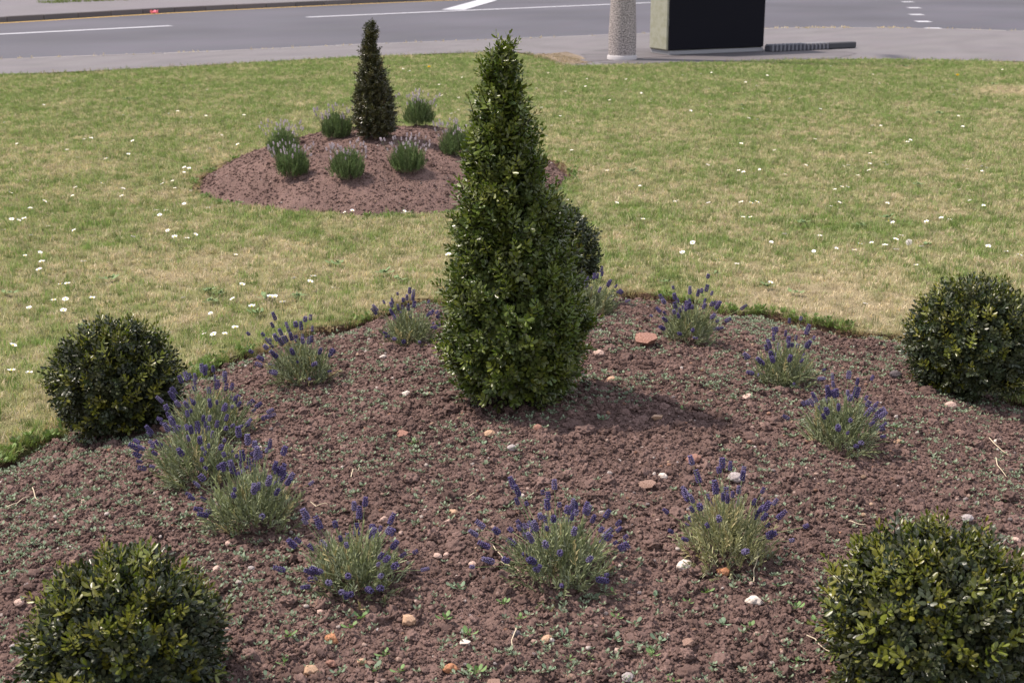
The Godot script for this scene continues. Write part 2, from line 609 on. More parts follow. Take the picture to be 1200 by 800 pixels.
func lavender(x: float, z: float, radius: float, tall: float, lean: Vector3, n_heads: int, label: String, seed_: int, leaf_tint: Color, sunk := 0.0) -> void:
	rng.seed = seed_
	var root := thing("lavender_plant", Vector3(x, soil_y(x, z) + sunk, z), label, "lavender", "flowering lavender plants round the box cone")
	var where := [[], [], []]
	var tints := [[], [], []]
	radius *= 0.88
	tall *= 0.9
	for k in int(330.0 * radius / 0.115):
		var a := rnd(0, TAU)
		var up := pow(rng.randf(), 0.8)
		var side := sqrt(1.0 - up * up)
		var d := Vector3(cos(a) * side, up, sin(a) * side)
		var u := 0.35 + 0.62 * pow(rng.randf(), 0.6)
		var from := Vector3(d.x * radius, d.y * tall * 0.9, d.z * radius) * u + lean * d.y * tall * 0.35 * u
		from -= Vector3(0, 0.02, 0)
		var dir := (d * rnd(0.3, 1.1) + Vector3(0, 0.75, 0) + lean * 0.4 + Vector3(rnd(-0.45, 0.45), rnd(-0.3, 0.2), rnd(-0.45, 0.45))).normalized()
		if up < 0.25 and rng.randf() < 0.5: dir = (dir - Vector3(0, 0.9, 0)).normalized()
		var kind := rng.randi() % 3
		var f := rnd(0.65, 1.35)
		where[kind].append(Transform3D(frame(dir, rnd(0, TAU)).scaled(Vector3.ONE * rnd(0.7, 1.2)), from))
		var dry := rng.randf() < 0.07
		tints[kind].append(Color(0.42, 0.36, 0.2) if dry else Color(leaf_tint.r * f, leaf_tint.g * f, leaf_tint.b * f * rnd(0.8, 1.1)))
	for k in 3:
		scatter("foliage", shoots[k], M.lavender_leaf, where[k], tints[k], root)
	for k in int(n_heads * 1.7):
		var a := rnd(0, TAU)
		var up := rnd(0.12, 1.0)
		var side := sqrt(1.0 - up * up)
		var d := Vector3(cos(a) * side, up, sin(a) * side)
		var e := rnd(-0.01, 0.065) + (0.05 if rng.randf() < 0.12 else 0.0)
		var from := Vector3(d.x * radius * 0.35, 0.02, d.z * radius * 0.35)
		var tip := Vector3(d.x * (radius + e), d.y * (tall + e) + 0.02, d.z * (radius + e)) + lean * (0.4 + d.y) * tall * 0.6
		var mid := from.lerp(tip, 0.55) + Vector3(0, 0.012, 0)
		var b := Builder.new()
		b.tube([from, mid, tip], [0.0011, 0.001, 0.0008], 3, Color(0.2, 0.24, 0.12), false)
		var stem := part("flower_stem", b.mesh(), M.plain_tint, root)
		var hd := part("flower_head", heads[rng.randi() % heads.size()], M.purple[rng.randi() % 3], stem)
		hd.transform = Transform3D(frame((tip - mid).normalized() + Vector3(0, 0.25, 0), rnd(0, TAU)).scaled(Vector3.ONE * rnd(0.6, 1.15)), tip)

func far_lavender(x: float, z: float, tall: float, label: String, seed_: int) -> void:
	rng.seed = seed_
	var root := thing("lavender_plant", Vector3(x, soil_y(x, z), z), label, "lavender", "faded lavender bushes on the far bed")
	var where := [[], [], []]
	var tints := [[], [], []]
	for k in 560:
		var a := rnd(0, TAU)
		var up := pow(rng.randf(), 0.8)
		var side := sqrt(1.0 - up * up)
		var d := Vector3(cos(a) * side, up, sin(a) * side)
		var u := 0.3 + 0.65 * pow(rng.randf(), 0.6)
		var from := Vector3(d.x * 0.115 * u, (d.y * 0.75 + 0.12) * tall * u, d.z * 0.115 * u) - Vector3(0, 0.01, 0)
		var dir := (d * rnd(0.1, 0.5) + Vector3(0, 1.0, 0) + Vector3(rnd(-0.25, 0.25), 0, rnd(-0.25, 0.25))).normalized()
		var kind := rng.randi() % 3
		var f := rnd(0.6, 1.4)
		where[kind].append(Transform3D(frame(dir, rnd(0, TAU)).scaled(Vector3.ONE * rnd(0.8, 1.2)), from))
		tints[kind].append(Color(0.135 * f, 0.19 * f, 0.08 * f))
	for k in 3:
		scatter("foliage", shoots[k], M.lavender_leaf, where[k], tints[k], root)
	var hw := []
	var ht := []
	var stems := Builder.new()
	for k in 46:
		var a := rnd(0, TAU)
		var t := sqrt(rng.randf())
		var dir := Vector3(cos(a) * t * 0.55, 1.0, sin(a) * t * 0.55).normalized()
		var from := Vector3(cos(a), 0, sin(a)) * 0.06 * t
		var tip := from + dir * tall * rnd(0.8, 1.3)
		stems.tube([from, tip], [0.001, 0.0008], 3, Color(0.2, 0.22, 0.12), false)
		hw.append(Transform3D(frame(dir, rnd(0, TAU)).scaled(Vector3(0.75, 1.0, 0.75) * rnd(0.6, 1.0)), tip))
		var f := rnd(0.8, 1.2)
		ht.append(Color(0.5 * f, 0.43 * f, 0.45 * f))
	part("flower_stems", stems.mesh(), M.plain_tint, root, "stuff")
	scatter("flower_heads", heads[0], M.plain_tint, hw, ht, root)

# ---------------------------------------------------------------- the scene
func _ready() -> void:
	rng.seed = 11
	# camera
	var cam := Camera3D.new()
	cam.name = "camera"
	cam.position = Vector3(0, 1.7, 0)
	cam.rotation_degrees = Vector3(-16.06, 0, 0)
	cam.fov = 26.99
	cam.near = 0.1
	cam.far = 400.0
	var lens := CameraAttributesPhysical.new()
	lens.frustum_focal_length = 50.0
	lens.frustum_focus_distance = 4.3
	lens.exposure_aperture = 11.0
	cam.attributes = lens
	add_child(cam)
	# sky and sun
	var env := Environment.new()
	env.background_mode = Environment.BG_SKY
	env.tonemap_mode = Environment.TONE_MAPPER_LINEAR
	env.tonemap_exposure = 1.95
	env.sdfgi_enabled = true
	env.ssao_enabled = true
	env.ssil_enabled = true
	var sky := ProceduralSkyMaterial.new()
	sky.sky_top_color = Color(0.68, 0.7, 0.76)
	sky.sky_horizon_color = Color(0.88, 0.87, 0.88)
	sky.sky_curve = 0.2
	sky.sky_energy_multiplier = 1.05
	sky.ground_bottom_color = Color(0.35, 0.34, 0.3)
	sky.ground_horizon_color = Color(0.7, 0.7, 0.7)
	sky.sun_angle_max = 12.0
	env.sky = Sky.new()
	env.sky.sky_material = sky
	var world := WorldEnvironment.new()
	world.name = "world"
	world.environment = env
	add_child(world)
	var sun := DirectionalLight3D.new()
	sun.name = "sun"
	sun.light_energy = 1.1
	sun.light_color = Color(1.0, 0.95, 0.9)
	sun.light_angular_distance = 2.5
	sun.shadow_enabled = true
	sun.basis = Basis.looking_at(Vector3(0.512, -0.848, 0.137))
	add_child(sun)

	n_big = noise(3, 2.2, 3)
	n_mid = noise(4, 11.0, 3)
	n_fine = noise(5, 40.0, 2)
	n_cell = noise(6, 24.0, 3, FastNoiseLite.TYPE_PERLIN)
	n_patch = noise(7, 0.9, 3)
	measure_rim()
	materials()
	street()
	lawn()
	beds()
	shapes()
	shrubs()
	lavenders()
	stones()
	weeds()
	flowers()
	furniture()
	print("built")

func materials() -> void:
	var fine := noise_tex(21, 0.06, [[0.0, grey(0.45)], [0.45, grey(0.8)], [0.6, grey(0.95)], [1.0, grey(1.0)]], 512, 5)
	var rel := noise_tex(22, 0.05, [], 512, 5)
	var m := mat("soil", 1.0, 0.15)
	grain(m, fine, 2.6, rel, 1.0)
	m = mat("clod", 1.0, 0.12)
	grain(m, fine, 9.0)
	m = mat("turf", 1.0, 0.1)
	grain(m, noise_tex(23, 0.11, [[0.2, grey(0.45)], [0.55, grey(0.85)], [0.8, grey(1.0)]], 512, 4), 3.3, rel, 1.2)
	var speck := noise_tex(24, 0.22, [[0.15, grey(0.6)], [0.5, grey(0.85)], [0.75, grey(1.0)], [0.95, grey(1.0)]], 512, 3)
	m = mat("asphalt", 0.75, 0.4)
	grain(m, speck, 1.4)
	m = mat("paving", 0.9, 0.3)
	grain(m, speck, 2.0)
	m = mat("kerb", 0.9, 0.3)
	grain(m, speck, 4.0)
	m = mat("paint", 0.8, 0.3)
	grain(m, noise_tex(25, 0.05, [[0.2, grey(0.55)], [0.4, grey(0.9)], [0.8, grey(1.0)]], 256, 4), 1.7)
	m = mat("aggregate", 0.9, 0.3)
	grain(m, noise_tex(26, 0.09, [[0.3, grey(0.16)], [0.45, grey(0.55)], [0.55, grey(0.9)], [0.75, grey(1.0)]], 512, 2), 0.95, noise_tex(27, 0.12, [], 512, 3), 0.8)
	m = mat("metal_paint", 0.55, 0.4)
	grain(m, noise_tex(28, 0.012, [[0.2, Color(0.9, 0.9, 0.85)], [0.5, Color(0.97, 0.97, 0.95)], [0.8, Color(1, 1, 1)]], 512, 5), 1.3)
	mat("black_panel", 0.85, 0.1)
	m = mat("stone", 0.9, 0.3)
	grain(m, noise_tex(29, 0.03, [[0.2, Color(0.72, 0.66, 0.62)], [0.5, Color(0.95, 0.93, 0.92)], [0.8, Color(1, 1, 1)]], 256, 5), 14.0, rel, 0.15)
	m = mat("bark", 0.95, 0.2)
	m.albedo_color = Color(0.2, 0.13, 0.075).linear_to_srgb()
	m = mat("box_leaf", 0.36, 0.5)
	m.backlight_enabled = true
	m.backlight = Color(0.55, 0.66, 0.3)
	m = mat("lavender_leaf", 0.8, 0.25)
	m.backlight_enabled = true
	m.backlight = Color(0.6, 0.62, 0.5)
	m = mat("grass_blade", 0.7, 0.3)
	m.backlight_enabled = true
	m.backlight = Color(0.78, 0.78, 0.62)
	m = mat("seedling", 0.65, 0.35)
	m.backlight_enabled = true
	m.backlight = Color(0.6, 0.66, 0.5)
	mat("plain_tint", 0.8, 0.25)
	M["purple"] = []
	for c in [Color(0.094, 0.076, 0.165), Color(0.073, 0.061, 0.135), Color(0.14, 0.12, 0.21)]:
		var p := mat("purple_flower", 0.85, 0.2)
		p.albedo_color = c.linear_to_srgb()
		M.purple.append(p)

func strip(a: Vector2, b: Vector2, width: float, y: float, col: Color) -> ArrayMesh:
	var t := (b - a).normalized()
	var s := Vector2(-t.y, t.x) * width / 2.0
	var n := maxi(1, int(a.distance_to(b) / 0.5))
	var p := []
	var q := []
	for k in n + 1:
		p.append(a.lerp(b, float(k) / n) + s)
		q.append(a.lerp(b, float(k) / n) - s)
	return sheet(q, p, 1, y, y, col, 0.12, n_mid)

func street() -> void:
	var blot := noise(31, 0.8, 4)
	# wide ground under everything
	var g := PlaneMesh.new()
	g.size = Vector2(400, 400)
	var gm := mat("far_ground", 1.0, 0.1)
	gm.albedo_color = Color(0.12, 0.13, 0.06).linear_to_srgb()
	var ground := part("ground", g, gm, self)
	ground.position = Vector3(0, -0.35, -40)
	tag(ground, "", "", "", "structure")
	# carriageway, 0.1 m below the pavements
	var a := resample(shifted(NEAR_KERB, 0.05), 160)
	var b := resample(shifted(FAR_KERB, 0.1), 160)
	var road := part("road", sheet(a, b, 60, -0.1, -0.1, Color(0.074, 0.069, 0.084), 0.34, noise(33, 0.22, 4)), M.asphalt, self)
	tag(road, "", "", "", "structure")
	var white := Color(0.45, 0.45, 0.48)
	for l in [[Vector2(-12.0, -24.05), Vector2(-6.81, -29.02), 0.22], [Vector2(-4.5, -31.98), Vector2(-1.1, -34.8), 0.22], [Vector2(-1.1, -34.8), Vector2(3.61, -38.63), 0.22], [Vector2(3.61, -38.63), Vector2(12, -45.0), 0.22], [Vector2(-1.42, -34.95), Vector2(-0.66, -40.1), 0.55]]:
		part("white_line", strip(l[0], l[1], l[2], -0.096 if l[2] < 0.5 else -0.092, white), M.paint, road)
	for p in [Vector2(8.2, -28.2), Vector2(8.6, -30.4), Vector2(9.17, -33.0), Vector2(9.93, -36.0), Vector2(10.6, -39.1)]:
		part("white_dash", strip(p + Vector2(-0.15, 0), p + Vector2(0.15, 0), 0.42, -0.096, white), M.paint, road)
	var yl := walk(shifted(FAR_KERB.slice(1, 7), -0.35), 0.5)
	part("yellow_line", sheet(yl, shifted(yl, 0.14), 1, -0.096, -0.096, Color(0.55, 0.36, 0.1), 0.15, blot), M.paint, road)
	# pavements
	var e := resample(LAWN_EDGE, 200)
	var k := resample(shifted(NEAR_KERB, -0.06), 200)
	var pave := part("pavement", sheet(e, k, 14, 0.012, 0.012, Color(0.165, 0.152, 0.158), 0.2, noise(32, 1.3, 4)), M.paving, self)
	tag(pave, "", "", "", "structure")
	var patch := Builder.new()
	var ring := [Vector2(0.98, -19.5), Vector2(1.05, -20.9), Vector2(1.4, -21.6), Vector2(2.6, -22.0), Vector2(4.0, -22.4), Vector2(4.9, -21.2), Vector2(4.6, -20.2), Vector2(3.4, -19.85), Vector2(2.2, -19.45), Vector2(1.3, -19.25)]
	var mid := patch.add(Vector3(2.7, 0.016, -20.7), Color(0.11, 0.1, 0.105))
	var fine_ring := walk(ring + [ring[0]], 0.25)
	for p in fine_ring: patch.add(Vector3(p.x + rnd(-0.07, 0.07), 0.016, p.y + rnd(-0.12, 0.12)), Color(0.14, 0.128, 0.134) * rnd(0.85, 1.15))
	for q in fine_ring.size() - 1: patch.tri(mid, q + 1, q + 2)
	part("tarmac_patch", patch.mesh(), M.paving, pave)
	var dirt := sheet([Vector2(0.3, -20.6), Vector2(0.5, -19.8), Vector2(0.75, -19.05)], [Vector2(0.8, -21.2), Vector2(0.98, -20.4), Vector2(1.05, -19.5)], 3, 0.015, 0.015, Color(0.25, 0.2, 0.15), 0.5, n_mid)
	part("dirt_patch", dirt, M.soil, pave)
	# kerb stones along both edges of the road
	for side in 2:
		var line := walk(NEAR_KERB if side == 0 else FAR_KERB, 0.915)
		var kerb := Node3D.new()
		kerb.name = "near_kerb" if side == 0 else "far_kerb"
		add_child(kerb)
		tag(kerb, "", "", "", "structure")
		for q in line.size() - 1:
			var c: Vector2 = (line[q] + line[q + 1]) / 2.0
			if not (absf(c.x) < -c.y * 0.375 + 3.0): continue
			var t: Vector2 = (line[q + 1] - line[q]).normalized()
			var m := Builder.new()
			var f := rnd(0.85, 1.1)
			var col := Color(0.24, 0.225, 0.225) if side == 0 else Color(0.15, 0.135, 0.135)
			m.box(Vector3(c.x, -0.06 + rnd(-0.003, 0.003), c.y), Vector3(0.9, 0.15, 0.125), Basis(Vector3.UP, -t.angle()), Color(col.r * f, col.g * f, col.b * f), 0.012)
			part("kerb_stone", m.mesh(), M.kerb, kerb)
	# far pavement and the verge behind it
	var f0 := resample(shifted(FAR_KERB, 0.06), 120)
	var f1 := resample(shifted(FAR_KERB, 6.4), 120)
	var f2 := resample(shifted(FAR_KERB, 7.6), 120)
	var f3 := resample(shifted(FAR_KERB, 18.0), 120)
	var fp := part("far_pavement", sheet(f0, f1, 6, 0.005, 0.02, Color(0.17, 0.155, 0.165), 0.12, blot), M.paving, self)
	tag(fp, "", "", "", "structure")
	var fs := part("verge", sheet(f1, f2, 2, 0.02, 0.03, Color(0.11, 0.08, 0.05), 0.4, n_patch), M.soil, self)
	tag(fs, "", "", "", "structure")
	var fv := part("far_field", sheet(f2, f3, 4, 0.03, 0.1, Color(0.11, 0.12, 0.05), 0.3, n_patch), M.turf, self)
	tag(fv, "", "", "", "structure")

func greenness(x: float, z: float) -> float:
	# where the mown grass is green and where it has dried to straw
	var g := 0.52 + 0.38 * n_patch.get_noise_2d(x, z) + 0.38 * n_big.get_noise_2d(x * 1.1 + 20.0, z * 0.9) + 0.4 * n_mid.get_noise_2d(x * 0.5, z * 0.5)
	g += 0.2 * sm(-11.0, -17.0, z)
	g -= 0.8 * exp(-Vector2((x - 1.62) / 0.55, (z + 6.55) / 0.45).length_squared())
	g -= 0.3 * exp(-Vector2((x + 1.6) / 1.2, (z + 7.3) / 0.5).length_squared())
	g -= 0.9 * exp(-Vector2((x - 5.6) / 0.5, (z + 16.0) / 0.5).length_squared())
	return clampf(g, 0.0, 1.0)

func lawn() -> void:
	var xs := []
	var zs := []
	var x := -26.0
	while x < 26.0:
		xs.append(x)
		x += 0.05 if x > -2.7 and x < 2.5 else (0.25 if absf(x) < 8.0 else 1.0)
	var z := 8.0
	while z > -12.6:
		zs.append(z)
		z -= 0.05 if z < -1.6 else 0.6
	var m := Builder.new()
	var far_rows := 30
	for r in zs.size() + far_rows:
		for xx in xs:
			var px: float = xx
			var pz: float
			if r < zs.size(): pz = zs[r]
			else: pz = lerpf(zs[-1], line_z(LAWN_EDGE, px) - 0.3, float(r - zs.size() + 1) / far_rows)
			var h := lawn_y(px, pz)
			var g := greenness(px, pz)
			var f := 1.0 + 0.3 * n_mid.get_noise_2d(px, pz)
			var col := Color(0.4, 0.33, 0.2).lerp(Color(0.18, 0.225, 0.065), g) * f
			var s := near_s(px, pz)
			var c := BED
			var d := Vector2(px, pz) - c
			var rim := d.length() / maxf(s, 0.001)
			var off := d.length() - rim
			if s >= 1.3:
				s = far_s(px, pz)
				c = FAR_BED
				d = Vector2(px, pz) - c
				rim = d.length() / maxf(s, 0.001)
				off = d.length() - rim
			if absf(off) < 0.037:
				d = d.normalized() * rim
				px = c.x + d.x
				pz = c.y + d.y
			elif off < 0.0:
				h = -0.25
				col = Color(0.10, 0.065, 0.05)
			m.add(Vector3(px, h, pz), col)
	for r in zs.size() + far_rows - 1:
		for k in xs.size() - 1:
			var q := r * xs.size() + k
			m.quad(q, q + xs.size(), q + xs.size() + 1, q + 1)
	var o := part("lawn", m.mesh(), M.turf, self)
	tag(o, "", "", "", "structure")
	# the spade-cut face of the turf round each bed
	for bed in 2:
		var cut := Builder.new()
		var steps := 900 if bed == 0 else 500
		for q in steps + 1:
			var th := TAU * q / steps - PI
			var dir := Vector2(cos(th), sin(th))
			var p := FAR_BED + dir * FAR_RADII * (1.0 + 0.02 * sin(th * 5.0 + 1.0) + 0.012 * sin(th * 17.0))
			if bed == 0: p = BED + dir * rim_table[int((th + PI) / TAU * 2047.0)]
			for r in 5:
				var w := r / 4.0
				var in_ := p - dir * (0.004 + 0.03 * w + 0.012 * n_fine.get_noise_2d(p.x * 0.6, p.y * 0.6 + w * 3.0) * w)
				var f := 1.0 + 0.5 * n_fine.get_noise_2d(p.x + w * 0.1, p.y)
				cut.add(Vector3(in_.x, lawn_y(p.x, p.y) - 0.004 - 0.16 * w, in_.y), Color(0.13, 0.085, 0.06) * f)
		for q in steps:
			for r in 4:
				var k := q * 5 + r
				cut.quad(k, k + 1, k + 6, k + 5)
		part("cut_turf_edge", cut.mesh(), M.soil, o)
	# blades
	var tufts := [grass_tuft(12, 0.026, 0.032, 0.0034), grass_tuft(13, 0.03, 0.027, 0.0036), grass_tuft(10, 0.022, 0.04, 0.0032)]
	var where := [[], [], []]
	var tints := [[], [], []]
	for tries in 230000:
		var d := sqrt(lerpf(2.6 * 2.6, 21.5 * 21.5, rng.randf()))
		var pz := -d
		var px := rnd(-1, 1) * (d * 0.375 + 0.9)
		if near_s(px, pz) < 1.01 or far_s(px, pz) < 1.01: continue
		if pz < line_z(LAWN_EDGE, px) - 0.02: continue
		var g := greenness(px, pz)
		if g < 0.08 and rng.randf() < 0.4: continue
		g = clampf(g + rnd(-0.6, 0.6), 0.0, 1.0)
		var f := rnd(0.6, 1.45)
		var k := rng.randi() % 3
		var up := rnd(0.7, 1.2) * (1.55 if rng.randf() < 0.07 else 1.0)
		where[k].append(Transform3D(Basis(Vector3.UP, rnd(0, TAU)).scaled(Vector3(1.0, up * (0.8 + 0.4 * g), 1.0)), Vector3(px, lawn_y(px, pz), pz)))
		tints[k].append(Color(0.6, 0.5, 0.355).lerp(Color(0.2, 0.285, 0.088), g) * f)
	var clover := seedling(9, 0.013)
	var cw := []
	var ct := []
	# ragged fringe hanging over the cut edges of the beds
	for bed in 2:
		for q in (3000 if bed == 0 else 1600):
			var th := rnd(-PI, PI)
			var p: Vector2
			var dir := Vector2(cos(th), sin(th))
			if bed == 0:
				p = BED + dir * bed_radius(th) * (1.0 + 0.012 * sin(th * 23.0) + 0.01 * sin(th * 41.0 + 1.0))
			else:
				p = FAR_BED + dir * FAR_RADII * (1.0 + 0.02 * sin(th * 5.0 + 1.0) + 0.012 * sin(th * 17.0))
			p += dir * rnd(-0.035, 0.045)
			if not in_view(p.x, p.y, 0.3): continue
			var g := clampf(0.6 + 1.4 * n_big.get_noise_2d(p.x * 1.0, p.y * 1.0 + 40.0), 0.0, 1.0)
			g = clampf(g + 0.8 * exp(-Vector2((p.x - 0.95) / 0.5, (p.y + 6.6) / 0.35).length_squared()), 0.0, 1.0)
			if g > 0.6 and rng.randf() < 0.3:
				cw.append(Transform3D(Basis.from_euler(Vector3(rnd(-0.4, 0.4), rnd(0, TAU), rnd(-0.4, 0.4))).scaled(Vector3.ONE * rnd(0.9, 1.6)), Vector3(p.x, lawn_y(p.x, p.y) + rnd(-0.025, 0.012), p.y)))
				ct.append(Color(0.17, 0.24, 0.075) * rnd(0.6, 1.2))
			var k := 2 if g > 0.5 else rng.randi() % 3
			var b := Basis(Vector3(dir.y, 0, -dir.x), -rnd(-0.2, 0.9)) * Basis(Vector3.UP, rnd(0, TAU))
			g = clampf(g + rnd(-0.55, 0.15), 0.0, 1.0)
			var sc := rnd(0.5, 1.3) * (0.8 + 0.35 * g) * (1.0 if bed == 0 else 0.75)
			where[k].append(Transform3D(b.scaled(Vector3(0.7, sc, 0.7)), Vector3(p.x, lawn_y(p.x, p.y) - 0.008, p.y)))
			tints[k].append(Color(0.46, 0.36, 0.23).lerp(Color(0.21, 0.3, 0.085), sm(0.25, 0.7, g)) * rnd(0.6, 1.35))
	for k in 3:
		var t := scatter("grass", tufts[k], M.grass_blade, where[k], tints[k], self)
		tag(t, ["mown lawn grass, part dried to straw", "short lawn grass with broad blades", "longer lawn grass and bed fringe"][k], "grass", "", "stuff")
	var cl := scatter("edge_clover", clover, M.seedling, cw, ct, self)
	tag(cl, "small broad leaved weeds and clover hanging over the cut turf edge", "weeds", "", "stuff")
	# dry weeds along the kerb
	var kw := []
	var kt := []
	for p in walk(NEAR_KERB, 0.06):
		var dense: float = 0.5 + 0.9 * n_patch.get_noise_2d(p.x * 2.0, p.y * 2.0) + (0.5 if p.x > 4.2 and p.x < 7.4 else 0.0)
		if not in_view(p.x, p.y, 1.0) or rng.randf() > dense * 0.7: continue
		kw.append(Transform3D(Basis(Vector3.UP, rnd(0, TAU)).scaled(Vector3(0.9, rnd(0.5, 1.6), 0.9)), Vector3(p.x + rnd(-0.05, 0.05), 0.01, p.y + rnd(-0.02, 0.1))))
		if p.x > 4.2 and p.x < 7.4: kw[-1] = kw[-1].scaled_local(Vector3(3.2, 0.9, 3.2))
		kt.append(Color(0.62, 0.5, 0.29) * rnd(0.7, 1.2))
	for p in walk(shifted(FAR_KERB, 4.1), 0.02):
		if p.x < -11.6 or p.x > -9.9: continue
		kw.append(Transform3D(Basis(Vector3.UP, rnd(0, TAU)).scaled(Vector3(2.0, rnd(2.0, 5.0), 2.0)), Vector3(p.x + rnd(-0.2, 0.2), 0.01, p.y + rnd(-0.5, 0.5))))
		kt.append(Color(0.14, 0.19, 0.04) * rnd(0.7, 1.3))
	for p in walk(LAWN_EDGE, 0.03):
		if not in_view(p.x, p.y, 1.0): continue
		var g := rng.randf()
		kw.append(Transform3D(Basis(Vector3.UP, rnd(0, TAU)).scaled(Vector3(1.0, rnd(0.6, 1.8), 1.0)), Vector3(p.x, 0.0, p.y + rnd(-0.12, 0.1))))
		kt.append(Color(0.4, 0.31, 0.19).lerp(Color(0.13, 0.2, 0.045), sm(0.35, 0.7, g)) * rnd(0.7, 1.2))
	for q in 260:
		var p := Vector2(0.3, -20.6).lerp(Vector2(0.75, -19.05), rng.randf()) + Vector2(rnd(-0.1, 0.35), rnd(-0.4, 0.1))
		kw.append(Transform3D(Basis(Vector3.UP, rnd(0, TAU)).scaled(Vector3(1.2, rnd(0.3, 0.9), 1.2)), Vector3(p.x, 0.012, p.y)))
		kt.append(Color(0.45, 0.36, 0.24) * rnd(0.5, 1.2))
	var o2 := scatter("verge_grass", tufts[2], M.grass_blade, kw, kt, self)
	tag(o2, "dry weeds and grass tufts along kerb and pavement edge", "grass", "", "stuff")

func soil_color(x: float, z: float) -> Color:
	var f := 1.0 + 0.22 * n_patch.get_noise_2d(x * 2.0, z * 2.0) + 0.2 * n_mid.get_noise_2d(x + 30.0, z)
	return Color(0.15 * f, 0.099 * f, 0.086 * f)

func beds() -> void:
	var res := 0.0115
	var m := Builder.new()
	var nx := int(4.3 / res)
	var nz := int(5.0 / res)
	var ids := PackedInt32Array()
	ids.resize((nx + 1) * (nz + 1))
	ids.fill(-1)
	for r in nz + 1:
		for k in nx + 1:
			var x := -2.05 + k * res
			var z := -1.95 - r * res
			if near_s(x, z) > 1.06: continue
			ids[r * (nx + 1) + k] = m.add(Vector3(x, soil_y(x, z), z), soil_color(x, z))
	for r in nz:
		for k in nx:
			var q := r * (nx + 1) + k
			if ids[q] < 0 or ids[q + 1] < 0 or ids[q + nx + 1] < 0 or ids[q + nx + 2] < 0: continue
			m.quad(ids[q], ids[q + nx + 1], ids[q + nx + 2], ids[q + 1])
	var bed := part("soil_bed", m.mesh(), M.soil, self)
	tag(bed, "", "", "", "structure")
	m = Builder.new()
	res = 0.02
	nx = int(3.2 / res)
	nz = int(3.8 / res)
	ids.resize((nx + 1) * (nz + 1))
	ids.fill(-1)
	for r in nz + 1:
		for k in nx + 1:
			var x := -2.5 + k * res
			var z := -8.5 - r * res
			if far_s(x, z) > 1.06: continue
			ids[r * (nx + 1) + k] = m.add(Vector3(x, soil_y(x, z), z), soil_color(x, z) * 1.2)
	for r in nz:
		for k in nx:
			var q := r * (nx + 1) + k
			if ids[q] < 0 or ids[q + 1] < 0 or ids[q + nx + 1] < 0 or ids[q + nx + 2] < 0: continue
			m.quad(ids[q], ids[q + nx + 1], ids[q + nx + 2], ids[q + 1])
	var bed2 := part("far_soil_bed", m.mesh(), M.soil, self)
	tag(bed2, "", "", "", "structure")
	# crumbs and clods of earth lying on both beds
	var clods := [lump(1, 41, 1.0, 0, Vector3(1, 0.8, 1)), lump(1, 42, 1.1, 1, Vector3(1.1, 0.75, 0.9)), lump(2, 43, 1.3, 0, Vector3(0.9, 0.85, 1.1)), lump(2, 44, 1.2, 2, Vector3(1.0, 0.8, 1.0)), clod(46, Vector3(1.0, 0.75, 0.9)), clod(47, Vector3(1.1, 0.7, 1.0))]
	var where := [[], [], [], [], [], []]
	var tints := [[], [], [], [], [], []]
	for tries in 225000:
		var x := rnd(-2.0, 2.1)
		var z := rnd(-6.85, -2.3)
		if tries > 202000:
			x = rnd(-2.3, 0.4)
			z = rnd(-12.0, -8.8)
		if not in_view(x, z, 0.8): continue
		if near_s(x, z) > 0.995 and far_s(x, z) > 0.99: continue
		var size := 0.0045 + 0.0095 * pow(rng.randf(), 2.0)
		var k := rng.randi() % 4
		var roll := rng.randf()
		if roll < 0.03:
			size = rnd(0.014, 0.026)
			k = 2 + rng.randi() % 2
		elif roll < 0.034:
			size = rnd(0.022, 0.042)
			k = 4 + rng.randi() % 2
		size *= 1.0 + 0.5 * n_big.get_noise_2d(x * 2.0, z * 2.0)
		var b := Basis.from_euler(Vector3(rnd(-0.4, 0.4), rnd(0, TAU), rnd(-0.4, 0.4))).scaled(Vector3.ONE * size)
		where[k].append(Transform3D(b, Vector3(x, soil_y(x, z) + size * 0.1, z)))
		tints[k].append(soil_color(x, z) * rnd(0.72, 1.38))
	for k in 6:
		var o := scatter("soil_crumbs", clods[k], M.clod, where[k], tints[k], self)
		tag(o, "loose crumbs and clods of reddish brown soil", "soil", "", "stuff")
	# countless small grit
	var pw := []
	var pt := []
	var pebble := lump(1, 45, 0.35, 1, Vector3(1, 0.7, 0.85))
	var tones := [Color(0.42, 0.32, 0.28), Color(0.33, 0.24, 0.2), Color(0.5, 0.45, 0.42), Color(0.24, 0.21, 0.21), Color(0.3, 0.18, 0.13), Color(0.4, 0.29, 0.21), Color(0.28, 0.2, 0.175)]
	for tries in 7000:
		var x := rnd(-2.0, 2.1)
		var z := rnd(-6.8, -2.5)
		if tries > 6200:
			x = rnd(-2.3, 0.4)
			z = rnd(-12.0, -8.8)
		if not in_view(x, z, 0.35) or (near_s(x, z) > 0.98 and far_s(x, z) > 0.98): continue
		var size := 0.005 + 0.013 * pow(rng.randf(), 2.5)
		pw.append(Transform3D(Basis.from_euler(Vector3(rnd(-0.3, 0.3), rnd(0, TAU), rnd(-0.3, 0.3))).scaled(Vector3.ONE * size), Vector3(x, soil_y(x, z) + size * 0.28, z)))
		pt.append(tones[rng.randi() % tones.size()] * rnd(0.7, 1.15))
	var grit := scatter("grit", pebble, M.stone, pw, pt, self)
	tag(grit, "small pale and pink grit scattered through the soil", "grit", "", "stuff")

func shapes() -> void:
	rng.seed = 77
	sprigs = [box_sprig(5, 0.0), box_sprig(6, 0.0), box_sprig(4, 0.15), box_sprig(5, 1.0), box_sprig(6, 0.8)]
	shoots = [lavender_shoot(0.052, 7, 0.021), lavender_shoot(0.06, 8, 0.018), lavender_shoot(0.046, 6, 0.024)]
	heads = [lavender_head(6), lavender_head(5), lavender_head(7), lavender_head(4)]

